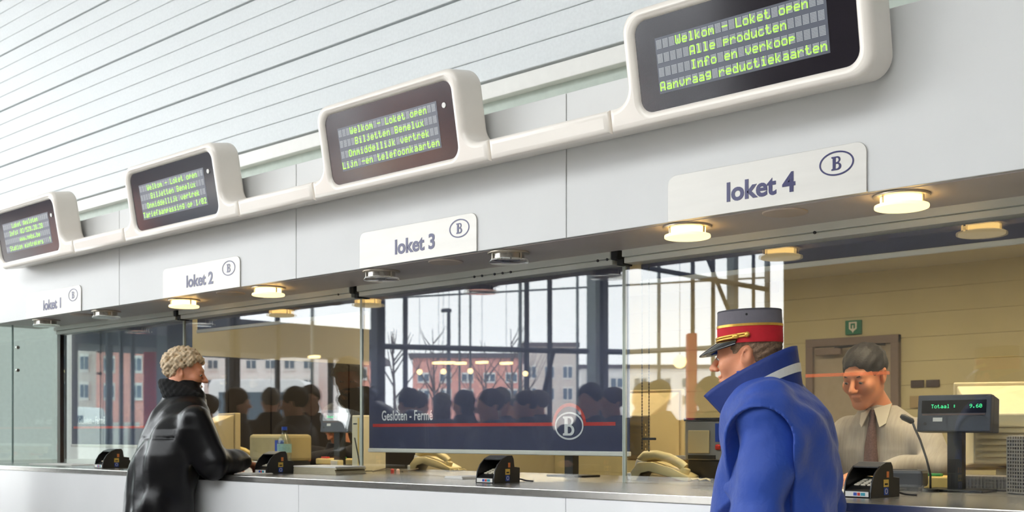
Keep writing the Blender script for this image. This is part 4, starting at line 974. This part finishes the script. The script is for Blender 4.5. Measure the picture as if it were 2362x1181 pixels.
# paper stacks, trays and small things
def sheets(px, py, w, d, hgt, rz, lab, n=3, m=M_paper, cat='papers'):
    p = PZ(px, py, HC); Yp = min(p[1], YG - .012 - d / 2 - .03); p = PY(px, py, Yp); r = tag(empty('paper_stack', (p[0], p[1], HC), math.radians(rz)), lab, cat)
    for k in range(n):
        MB().box((-w / 2 + .004 * (k % 2), -d / 2, hgt * k / n), (w / 2 - .005 * (k % 3), d / 2, hgt * (k + 1) / n - .0004), .001, 1).build('sheet', m if k < n - 1 else M_paper, r)
sheets(760, 1092, .34, .20, .040, 2, 'thick stack of cream brochures on the counter at loket two', 5, mat('cream_brochure', (196, 186, 156), .8, var=.05), 'brochures')
sheets(1078, 1098, .14, .16, .012, -8, 'white pad beside the card terminal of loket three', 2)
sheets(585, 1094, .12, .16, .006, 14, 'white form lying by the coat man\'s hand', 2)
sheets(150, 1072, .50, .22, .005, 6, 'flat white tray sheet on the counter at the end panel', 2)
sheets(1935, 1118, .16, .18, .008, 10, 'loose white papers between officer and card terminal', 2)
for px, py, c, nm, lab in ((905, 1079, M_redp, 'marker_cap', 'tiny red cap on the counter under the blind'), (918, 1073, mat('pink_rubber', (232, 190, 170), .6), 'rubber_stamp', 'small pink rubber knob beside the red cap')):
    p = PY(px, py, YG + .10); o = MB().cyl((0, 0, 0), (0, 0, .012), .009, n=14).sph((0, 0, .014), .010, 12).build(nm, c, None, 50, loc=(p[0], p[1], HC)); tag(o, lab, 'stationery')
# water bottle
p = PY(656, 1000, 4.0); r = tag(empty('water_bottle', (p[0], p[1], HC)), 'clear plastic water bottle with blue label behind loket two glass', 'bottle')
prof = [(0.0, .036), (.01, .040), (.11, .040), (.15, .041), (.175, .034), (.20, .018), (.21, .0145), (.225, .0145)]
bm = MB(); bm.tube([(0, 0, a) for a, _ in prof], [b for _, b in prof], 20); bm.build('shell', glass('bottle_plastic', (.82, .84, .78), .06), r, 50)
MB().cyl((0, 0, .095), (0, 0, .145), .0418, n=24).build('label', mat('bottle_label', (150, 190, 186), .5, var=.2, scale=40), r, 40); MB().cyl((0, 0, .2255), (0, 0, .245), .016, n=16).build('cap', M_stk_blue, r, 40)
p = PY(628, 1000, 4.06); r = tag(empty('glue_bottle', (p[0], p[1], HC)), 'small white bottle with red cap left of the water bottle', 'bottle')
MB().cyl((0, 0, 0), (0, 0, .055), .018, n=16, bev=.004).build('flask', M_paper, r, 30); MB().cyl((0, 0, .055), (0, 0, .072), .013, .010, n=14).build('cap', M_redp, r, 30)
# loose cables
for pts, lab in (([(860, 1080, 4.0), (890, 1074, 4.1), (930, 1083, 4.05), (965, 1078, 4.2)], 'tangled grey cable under the blind of loket three'), ([(818, 1010, 3.95), (826, 1050, 3.93), (832, 1082, 3.93)], 'thin dark cable hanging by the computer tower')):
    q = [PY(a, b, c) for a, b, c in pts]
    if lab.startswith('tang'): q = [np.array([v[0], v[1], HC + .004 + .012 * (i % 2)]) for i, v in enumerate(q)]
    else: q[-1][2] = HC + .004
    tag(MB().tube(q, .0035, 6).build('cable', mat('grey_cable', (120, 108, 92), .6) if lab.startswith('tang') else M_black), lab, 'cable')

# ================================================================== back of the office
r = struct(empty('door_1', (0, YB, 0))); M_dfr = mat('door_frame_brown', (128, 112, 104), .6, var=.04); M_dleaf = mat('door_leaf_taupe', (168, 156, 140), .6, var=.04)
x0, x1 = float(PY(1864, 800, YB)[0]), float(PY(2078, 800, YB)[0]); zt = float(PY(1970, 778, YB)[2])
MB().box((x0 + .07, -.02, .36), (x1 - .07, .01, zt - .07)).build('leaf', M_dleaf, r)
for a, b in ((x0, x0 + .07), (x1 - .07, x1)): MB().box((a, -.05, .36), (b, .02, zt), .004).build('jamb', M_dfr, r)
MB().box((x0, -.052, zt - .07), (x1, .02, zt), .004).build('head', M_dfr, r)
MB().box((x0 + .12, -.10, zt - .15), (x0 + .36, -.055, zt - .09), .006).build('closer_body', M_dfr, r); MB().tube([(x0 + .3, -.08, zt - .09), (x0 + .62, -.16, zt - .08), (x0 + .75, -.06, zt - .08)], .010, 6).build('closer_arm', M_dark, r)
MB().cyl((x1 - .15, -.06, 1.4), (x1 - .15, -.02, 1.4), .02, n=14).build('handle', M_steel, r)
p0, p1 = PY(1953, 773, YB), PY(1989, 738, YB); r = tag(empty('exit_sign', (p0[0], YB, p0[2])), 'green exit sign with white arrow above the office door', 'sign')
W, Hh = float(p1[0] - p0[0]), float(p1[2] - p0[2])
MB().box((0, -.03, 0), (W, 0, Hh), .003).build('panel', mat('sign_green', (24, 120, 84), .5), r)
me = curve2d([[(.25 * W, .88 * Hh), (.25 * W, .4 * Hh), (.5 * W, .18 * Hh), (.75 * W, .4 * Hh), (.75 * W, .88 * Hh)], [(.35 * W, .78 * Hh), (.65 * W, .78 * Hh), (.65 * W, .45 * Hh), (.5 * W, .32 * Hh), (.35 * W, .45 * Hh)]], .002); me.transform(Matrix.Translation((0, -.0315, 0)) @ FRONT); obj('frame_print', me, M_paper, r)
me = curve2d([[(.46 * W, .66 * Hh), (.54 * W, .66 * Hh), (.54 * W, .40 * Hh), (.62 * W, .40 * Hh), (.5 * W, .10 * Hh), (.38 * W, .40 * Hh), (.46 * W, .40 * Hh)]], .0024); me.transform(Matrix.Translation((0, -.0318, 0)) @ FRONT); obj('arrow_print', me, M_paper, r)
p = PY(2135, 885, YB); r = tag(empty('wall_switch', (p[0], YB, p[2])), 'two dark switch plates on the tan office wall', 'switch')
for dx in (-.065, .065): MB().box((dx - .055, -.02, -.03), (dx + .055, 0, .03), .004).build('plate', mat('dark_switch', (70, 56, 50), .5), r)
MB().box((-.13, -.015, -.20), (.13, 0, -.10), .004).build('box', mat('taupe_box', (170, 150, 112), .6), r)
p = PY(1789, 662, YB); tag(MB().box((-.035, -.012, -.05), (.035, 0, .05), .003).build('wall_plate', mat('ochre_plate', (160, 120, 60), .6), loc=(p[0], YB, p[2])), 'small ochre plate high on the tan office wall', 'plate')
# dark cupboards along the end wall of the office
M_cup = mat('dark_brown_veneer', (24, 17, 17), .6, var=.12, scale=4, aniso=(1, 1, .2))
ys = np.linspace(4.56, 6.9, 4)
for k in range(3):
    a, b = ys[k] + .004, ys[k + 1] - .004; lab = ['dark brown cupboard seen behind the coat man\'s head', 'dark brown cupboard seen behind the water bottle', 'dark brown cupboard seen behind the computer tower'][k]
    r = tag(empty('cupboard', (XL + .03, a, .35)), lab, 'cupboard', 'dark cupboards in the office'); w_ = b - a; hh = 1.94 - .35
    MB().box((0, 0, 0), (.44, w_, hh), .004).build('carcass', M_cup, r)
    for q in range(2):
        dd = MB().box((.4405, w_ * q / 2 + .003, .05), (.46, w_ * (q + 1) / 2 - .003, hh - .01), .003).build('door', M_cup, r)
        MB().cyl((.46, w_ / 2 + (-.04 if q == 0 else .04), hh * .55), (.48, w_ / 2 + (-.04 if q == 0 else .04), hh * .55), .012, n=10).build('knob', M_dark, dd)
# office stools that carry the clerks
for o, nm in ((CLERK, 'loket four'), (CLERK2, 'loket two')):
    x, y, _ = o.location; seat = (1.612 if o is CLERK else 1.40) - .35 - .205 - .62 + .35
    r = tag(empty('office_stool', (x, y + .06, .35)), 'dark swivel stool under the clerk of %s' % nm, 'stool', 'clerk stools'); sz_ = seat - .46
    MB().cyl((0, 0, sz_ - .06), (0, 0, sz_ - .0), .2, n=24, bev=.015).build('seat', M_charcoal, r, 30); MB().cyl((0, 0, .05), (0, 0, sz_ - .06), .03, n=14).build('column', M_dark, r, 30)
    for k in range(5): MB().tube([(0, 0, .07), (.25 * math.cos(k * 1.257), .25 * math.sin(k * 1.257), .03)], .02, 8).build('leg', M_dark, r)
mat('orange_reflection', (236, 120, 60), .5).node_tree.nodes['Principled BSDF'].inputs['Alpha'].default_value = .38
# orange reflection on the pane of loket four, painted as a thin strip
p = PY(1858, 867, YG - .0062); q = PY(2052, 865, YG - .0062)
tag(MB().box((0, -.0005, -.006), (float(q[0] - p[0]), .0003, .006)).build('reflection_strip', mat('orange_reflection', (236, 120, 60), .5), loc=(p[0], p[1] - .0004, p[2])), 'thin orange painted reflection on the glass in front of the clerk', 'painted_reflection')
# ================================================================== hall and street that show in the glass
M_hairs = [mat('hair_black', (22, 18, 17), .6, var=.2), mat('hair_brown', (58, 42, 32), .6, var=.2), mat('hair_grey', (110, 104, 98), .6, var=.2)]
def crowd_proto(kind):
    r = empty('person'); H = 1.72; hz = 1.60
    hd = at(head_parts(.98, ears=kind != 1), (0, .02, hz), rx=-6)
    neck = cap((0, -.01, 1.40), (0, .0, hz - .07), .062, .055)
    legs = []
    for q in (-1, 1): legs += [(cap((q * .09, 0, .92), (q * .10, .01, .50), .085, .062), .03), (cap((q * .10, .01, .50), (q * .10, -.01, .06), .058, .045), .03), (cap((q * .10, -.04, .045), (q * .115, .13, .035), .046, .036), .02)]
    if kind == 0: arms = [((.20, 0, 1.36), (.27, -.02, 1.10), (.25, .05, .86)), ((-.20, 0, 1.36), (-.27, -.02, 1.10), (-.25, .05, .86))]
    elif kind == 1: arms = [((.20, 0, 1.36), (.28, .0, 1.10), (.10, .22, 1.12)), ((-.20, 0, 1.36), (-.28, .0, 1.10), (-.08, .24, 1.10))]
    else: arms = [((.20, 0, 1.36), (.29, -.06, 1.12), (.20, .12, 1.00)), ((-.20, 0, 1.36), (-.28, .0, 1.10), (-.10, .25, 1.16))]
    hands = []
    for s_, e_, w_ in arms:
        d = np.array(w_) - np.array(e_); hands.append(hand_parts(np.array(w_), d, (0, .3, 1) if abs(d[2]) < .15 else (np.sign(w_[0]), 0, 0), -np.sign(s_[0]), .5))
    body = union([hd, (neck, .03), cap((0, -.01, 1.38), (0, -.01, .95), .10, .12)] + legs + hands, .02)
    obj('body', sdf_mesh(body, (-.36, -.2, -.0), (.36, .42, 1.76), .0115), M_skin, r)
    ct_ = loft([(.55 if kind else .75, 0, -.01, .20, .155), (.95, 0, -.01, .20, .155), (1.20, 0, -.01, .205, .145), (1.36, 0, -.01, .205, .130), (1.43, 0, -.005, .15, .105), (1.50, 0, .0, .085, .085)], 2.3)
    fs = [ct_]
    for s_, e_, w_ in arms: fs += [(cap(s_, e_, .078, .066), .045), (cap(e_, np.array(e_) + (np.array(w_) - np.array(e_)) * .92, .064, .050), .03)]
    obj('coat', sdf_mesh(wrinkle(union(fs, .03), .004, [(24, 6, 16, 0), (-18, 20, 24, 1)]), (-.40, -.24, .50), (.40, .36, 1.54), .0135), M_black, r)
    tr = union([loft([(.80, 0, 0, .16, .12), (.98, 0, 0, .17, .13)])] + [(cap((q * .09, 0, .85), (q * .105, .0, .09), .10, .075), .03) for q in (-1, 1)], .03)
    obj('trousers', sdf_mesh(tr, (-.22, -.15, .06), (.22, .15, 1.0), .017), M_trou, r)
    hr = at(ell((0, -.022, .036), (.086, .108, .090)), (0, .02, hz), rx=-6)
    if kind == 1: hr = union([hr, (at(ell((0, -.06, -.06), (.082, .06, .11)), (0, .02, hz)), .03)])
    hr = minus(hr, at(ell((0, .10, -.025), (.062, .085, .085)), (0, .02, hz), rx=-6), .008)
    obj('hair', sdf_mesh(wrinkle(hr, .003, [(80, 30, 60, 0)]), (-.13, -.17, hz - .2), (.13, .16, hz + .16), .011), M_hairs[0], r)
    return r
PROT = [crowd_proto(k) for k in range(3)]; used = [False] * 3
crowd = [  # px and py of the head top in the glass, prototype, coat colour, facing (deg), words
 (478, 912, 0, (22, 22, 26), 30, 'short dark jacket'), (545, 896, 1, (16, 16, 18), 200, 'long black coat with arms folded'), (625, 896, 2, (26, 24, 28), 120, 'black jacket with one arm bent'), (683, 894, 0, (40, 36, 40), 60, 'charcoal jacket'), (716, 890, 1, (52, 40, 46), 300, 'plum grey coat with folded arms'),
 (812, 868, 0, (20, 18, 20), 150, 'soot black parka, added to darken the glass,'), (944, 897, 2, (38, 38, 46), 100, 'slate hooded jacket'), (968, 906, 0, (24, 24, 30), 160, 'black blouson'), (1020, 908, 1, (50, 36, 38), 140, 'dark maroon coat'), (1072, 902, 1, (34, 36, 44), 80, 'dark grey coat, long hair'), (1134, 900, 0, (30, 32, 44), 20, 'dark navy jacket'),  # soot black figure is added to block the bright street reflection
 (1154, 896, 2, (34, 34, 40), 340, 'graphite jacket holding a white folder'), (1181, 922, 1, (56, 50, 58), 330, 'mauve grey coat'), (1216, 903, 0, (36, 34, 38), 40, 'brown black jacket'), (1243, 902, 2, (26, 28, 36), 60, 'midnight jacket'), (1362, 886, 2, (40, 42, 52), 345, 'steel blue jacket'),
 (1416, 896, 0, (48, 46, 52), 20, 'dusty grey jacket'), (1488, 884, 1, (60, 52, 46), 10, 'taupe coat'), (1520, 879, 0, (44, 40, 38), 350, 'umber jacket'), (1640, 872, 2, (58, 50, 42), 15, 'olive brown jacket')]
placed, skipped = [], []
for i, (px, py, k, col, fac, words) in enumerate(crowd):
    for sc in sorted(np.linspace(.95, 1.06, 23), key=lambda v: abs(v - 1 - .03 * ((i * 7) % 5 - 2) / 2)):
        Zv = (1.715 * sc - CH) * FPX / (H0 - py); p = VD(px, 999, Zv); rel = p - ORG; uu = (rel @ RT) / max(.1, rel @ FW)
        if all(np.hypot(*(p - q_)[:2]) > .62 for q_ in placed) and (uu < -.54 or rel @ FW < 0) and p[1] < 2.75: break
    else: skipped.append(px); continue
    placed.append(p)
    o = PROT[k] if not used[k] else copy_tree(PROT[k]); used[k] = True
    o.location = (p[0], p[1], 0); o.rotation_euler = (0, 0, math.radians(fac)); o.scale = (sc, sc, sc); tag(o, 'person in %s waiting in the hall facing the counter' % words, 'person', 'people waiting in the hall')
    m = mat('coat_%d' % i, col, .7, var=.1)
    for c in o.children:
        if c.name.startswith('coat'): c.material_slots[0].link = 'OBJECT'; c.material_slots[0].material = m
        if c.name.startswith('hair'): c.material_slots[0].link = 'OBJECT'; c.material_slots[0].material = M_hairs[i % 3]
p = VD(1148, 958, 8.75); tag(MB().box((-.13, -.004, -.10), (.13, .004, .10)).build('folder', M_paper, loc=p, rot=(0, .35, math.radians(40))), 'white folder held by a person waiting in the hall', 'folder')
# queue rail
a, b = VD(1000, 1000, 13.2), VD(1350, 1000, 12.4)
r = tag(empty('queue_rail', (a[0], a[1], 0)), 'grey queue rail standing in the hall among the waiting people', 'rail'); dv = b - a
for t in (0, .5, 1): MB().cyl((dv[0] * t, dv[1] * t, 0), (dv[0] * t, dv[1] * t, 1.0), .025, n=12).build('post', M_steel, r)
MB().tube([(0, 0, .98), (dv[0], dv[1], .98)], .022, 8).build('bar', M_steel, r)
# pendant lamps in the hall
M_hl = mat('hall_lamp', (255, 224, 160), .5, emit=14)
for k, (px, py, rnd_) in enumerate(((1012, 837, 0), (1036, 837, 0), (1062, 838, 0), (1112, 836, 0), (1168, 838, 0), (968, 858, 1), (1023, 857, 1), (1085, 856, 1), (160, 856, 0), (725, 823, 0), (1212, 862, 1), (1568, 834, 2))):
    p = VD(px, py, 19); r = tag(empty('pendant_lamp_offscreen', p), ['slim bar lamp hanging in the station hall', 'round globe lamp hanging in the station hall', 'large globe lamp hanging by the red stand'][rnd_], 'lamp', 'hall pendant lamps')
    if rnd_ == 0: MB().box((-.10, -.05, -.02), (.10, .05, .02), .005).build('shade', M_hl, r)
    else: MB().sph((0, 0, 0), .045 if rnd_ == 1 else .11, 12).build('globe', M_hl, r, 60)
    MB().tube([(0, 0, .02), (0, 0, ROOF - p[2])], .004, 5).build('cable', M_dark, r)
# red advertising stand in the hall and street banner
def slab(name, lab, cat, x0, y0, x1, y1, Z, m, thick=.15, group=None, ground=True):
    a, b = VD(x0, y1, Z), VD(x1, y0, Z); u = np.array([b[0] - a[0], b[1] - a[1]]); L_ = float(np.linalg.norm(u)); an = math.atan2(u[1], u[0]); zb = 0 if ground else float(a[2])
    r = tag(empty(name, (a[0], a[1], zb), an), lab, cat, group); MB().box((0, -thick / 2, 0), (L_, thick / 2, float(b[2]) - zb), .0).build('body', m, r); return r, L_, float(b[2]) - zb
M_redb = mat('red_banner', (214, 40, 56), .6, var=.06); M_brick = mat('red_brick_far', (226, 164, 150), .8, var=.15, scale=3); M_brick2 = mat('pale_brick_far', (214, 208, 200), .8, var=.08, scale=3); M_render = mat('white_render_far', (244, 243, 240), .8, var=.05, scale=2)
M_wfr = mat('white_window_frame', (232, 232, 228), .6); M_wgl = mat('far_window_glass', (90, 110, 126), .15, var=.1)
slab('advert_column', 'red advertising column standing by the hall window', 'sign', 1585, 770, 1605, 905, 21, M_redb, .3)
slab('street_banner', 'tall red banner outside the hall window', 'banner', 333, 812, 362, 950, 26, M_redb, .1)
def house(lab, x0, x1, ytop, Z, m, cols, rows, wy0, wy1, wr=.55, deep=8.):
    a, b = VD(x0, ytop, Z), VD(x1, ytop, Z); u = np.array([b[0] - a[0], b[1] - a[1]]); L_ = float(np.linalg.norm(u)); an = math.atan2(u[1], u[0]); Ht = float(a[2])
    r = tag(empty('building', (a[0], a[1], 0), an), lab, 'building', 'houses across the street'); sg = 1 if (np.array([-u[1], u[0]]) @ (a[:2])) > 0 else -1
    MB().box((0, 0 if sg > 0 else -deep, 0), (L_, deep if sg > 0 else 0, Ht)).build('wall', m, r); MB().box((-.3, -.3 if sg > 0 else -deep - .3, Ht), (L_ + .3, deep + .3 if sg > 0 else .3, Ht + .4)).build('roof', mat('slate_far', (96, 92, 96), .7), r)
    for i in range(cols):
        for j in range(rows):
            cx = L_ * (i + .5) / cols; z0 = CH + (H0 - (wy0 + (wy1 - wy0) * (j + .1) / rows)) * Z / FPX; z1 = CH + (H0 - (wy0 + (wy1 - wy0) * (j + .75) / rows)) * Z / FPX; ww = L_ / cols * wr
            f = MB().box((cx - ww / 2, -.12, min(z0, z1)), (cx + ww / 2, .12, max(z0, z1))).build('window', M_wfr, r)
            for q in (-1, 1): MB().box((cx + q * ww / 4 - ww * .19, -.16, min(z0, z1) + .15), (cx + q * ww / 4 + ww * .19, .16, max(z0, z1) - .15)).build('pane', M_wgl, f)
house('long red brick house with white windows across the street', 952, 1205, 826, 95, M_brick, 5, 2, 925, 850)
house('low pale house beyond the brick one', 1205, 1330, 800, 110, M_brick2, 3, 2, 930, 830)
house('white house left of the red brick one', 470, 735, 812, 70, M_render, 6, 2, 905, 815)
house('red corner house by the street banner', 222, 348, 800, 60, M_brick, 2, 2, 930, 805, .4)
house('grey stone house at the street corner', 120, 222, 790, 62, M_brick2, 2, 2, 930, 800, .4)
house('narrow brick house between white fronts', 828, 852, 826, 66, M_brick, 1, 2, 930, 835)
house('pale apartment block far down the street', -330, 100, 770, 80, M_brick2, 8, 3, 930, 780, .5)
house('pale street block seen past the booth end panel', 1340, 1780, 850, 120, M_render, 8, 2, 940, 860)
slab('street_barrier', 'low white barrier wall outside the hall window', 'barrier', 140, 974, 318, 1008, 30, M_render, .3)
slab('street_barrier', 'white planter wall under the street banner', 'barrier', 300, 985, 420, 1012, 27, M_render, .3)
# street ground, canopy, vehicles, lamp post, trees
struct(MB().box((-260, -260, -.32), (140, 200, -.21)).build('floor_street', mat('street_paving', (196, 198, 202), .7, var=.05, scale=.4)))
r = tag(empty('street_canopy', (0, 0, 0)), 'dark flat canopy on posts outside the hall window', 'canopy')
c0, c1 = VD(-260, 999, 19.5), VD(868, 999, 27); u = (c1 - c0)[:2]; L_ = float(np.linalg.norm(u)); an = math.atan2(u[1], u[0]); r.location = (c0[0], c0[1], 0); r.rotation_euler = (0, 0, an)
M_can = mat('canopy_dark', (70, 74, 84), .6, var=.05); dirn = 1 if (np.array([-u[1], u[0]]) @ (c0[:2] + np.array([-8., 3.]))) > 0 else -1
MB().box((0, -.3, 3.05), (L_, .3, 3.75)).build('fascia_board', M_can, r); MB().box((0, 0 if dirn > 0 else -5, 3.3), (L_, 5 if dirn > 0 else 0, 3.6)).build('roof_slab', M_can, r)
for k in range(4): MB().cyl((L_ * (k + .5) / 4, 0, -.21), (L_ * (k + .5) / 4, 0, 3.1), .07, n=10).build('post', M_mull, r)
def van(lab, x0, x1, ytop, Z, m, stripe=None):
    a, b = VD(x0, ytop, Z), VD(x1, ytop, Z); u = (b - a)[:2]; L_ = float(np.linalg.norm(u)); an = math.atan2(u[1], u[0]); Ht = float(a[2]); r = tag(empty('van', (a[0], a[1], -.2), an), lab, 'van'); Ht += .2
    W_ = 1.9
    MB().prism([(0, .35), (L_, .35), (L_, Ht * .55), (L_ * .88, Ht * .97), (L_ * .84, Ht), (.1, Ht), (0, Ht * .95)], W_, Matrix.Translation((0, W_ / 2, 0)) @ FRONT, .05).build('body', m, r, 30)
    for q in (-1, 1): MB().box((.3, q * (W_ / 2) - .01, Ht * .58), (L_ * .84, q * (W_ / 2) + .01, Ht * .88)).build('side_window', M_wgl, r)
    for x in (.8, L_ - .8):
        for q in (-1, 1): MB().cyl((x, q * (W_ / 2 - .15), .35), (x, q * (W_ / 2 + .02), .35), .35, n=20).build('wheel', M_black, r, 30)
    if stripe:
        for q in (-1, 1): MB().box((.1, q * (W_ / 2) - .012, Ht * .38), (L_ * .95, q * (W_ / 2) + .012, Ht * .48)).build('stripe', stripe, r)
van('white minibus parked outside the hall window', 500, 742, 878, 34, mat('white_van', (236, 238, 240), .3))
van('white delivery van with red stripe by the grey house', 130, 232, 940, 40, MATS['white_van'], M_redb)
p = VD(1035, 712, 50); r = tag(empty('lamp_post', (p[0], p[1], -.21)), 'tall street lamp post with a short flat arm', 'lamp post'); MB().cyl((0, 0, 0), (0, 0, p[2] + .21), .10, .08, n=10).build('pole', M_mull, r)
q = VD(1018, 714, 50) - p; MB().box((-.08, -.10, p[2] + .05), (.08, .10, p[2] + .21)).build('head', M_mull, r); MB().tube([(0, 0, p[2] + .15), (q[0], q[1], p[2] + .12)], .09, 6).build('arm', M_mull, r)
rnd = random.Random(5)
for px, hpx, Z in ((908, 740, 60), (1000, 735, 75), (1180, 735, 80), (1120, 770, 90)):
    p = VD(px, 999, Z); Ht = CH + (H0 - hpx) * Z / FPX; r = tag(empty('bare_tree', (p[0], p[1], -.21)), 'bare winter tree %s' % {908: 'beside the wide window post', 1000: 'left of the street lamp', 1180: 'above the brick house end', 1120: 'behind the brick house'}[px], 'tree', 'bare street trees')
    M_bark = mat('bark', (96, 90, 86), .9, var=.1); MB().tube([(0, 0, 0), (.1, 0, Ht * .4), (0, .1, Ht * .95)], [.16, .10, .02], 6).build('trunk', M_bark, r)
    for k in range(14):
        z0 = Ht * rnd.uniform(.3, .85); a = rnd.uniform(0, 6.28); ln = (Ht - z0) * .55 + .3; MB().tube([(0, 0, z0), (math.cos(a) * ln * .5, math.sin(a) * ln * .5, z0 + ln * .6), (math.cos(a) * ln * .75, math.sin(a) * ln * .75, z0 + ln * 1.1)], [.05, .03, .01], 5).build('branch', M_bark, r)

for k_ in range(3):
    if not used[k_]:
        for c_ in list(PROT[k_].children): bpy.data.objects.remove(c_)
        bpy.data.objects.remove(PROT[k_])
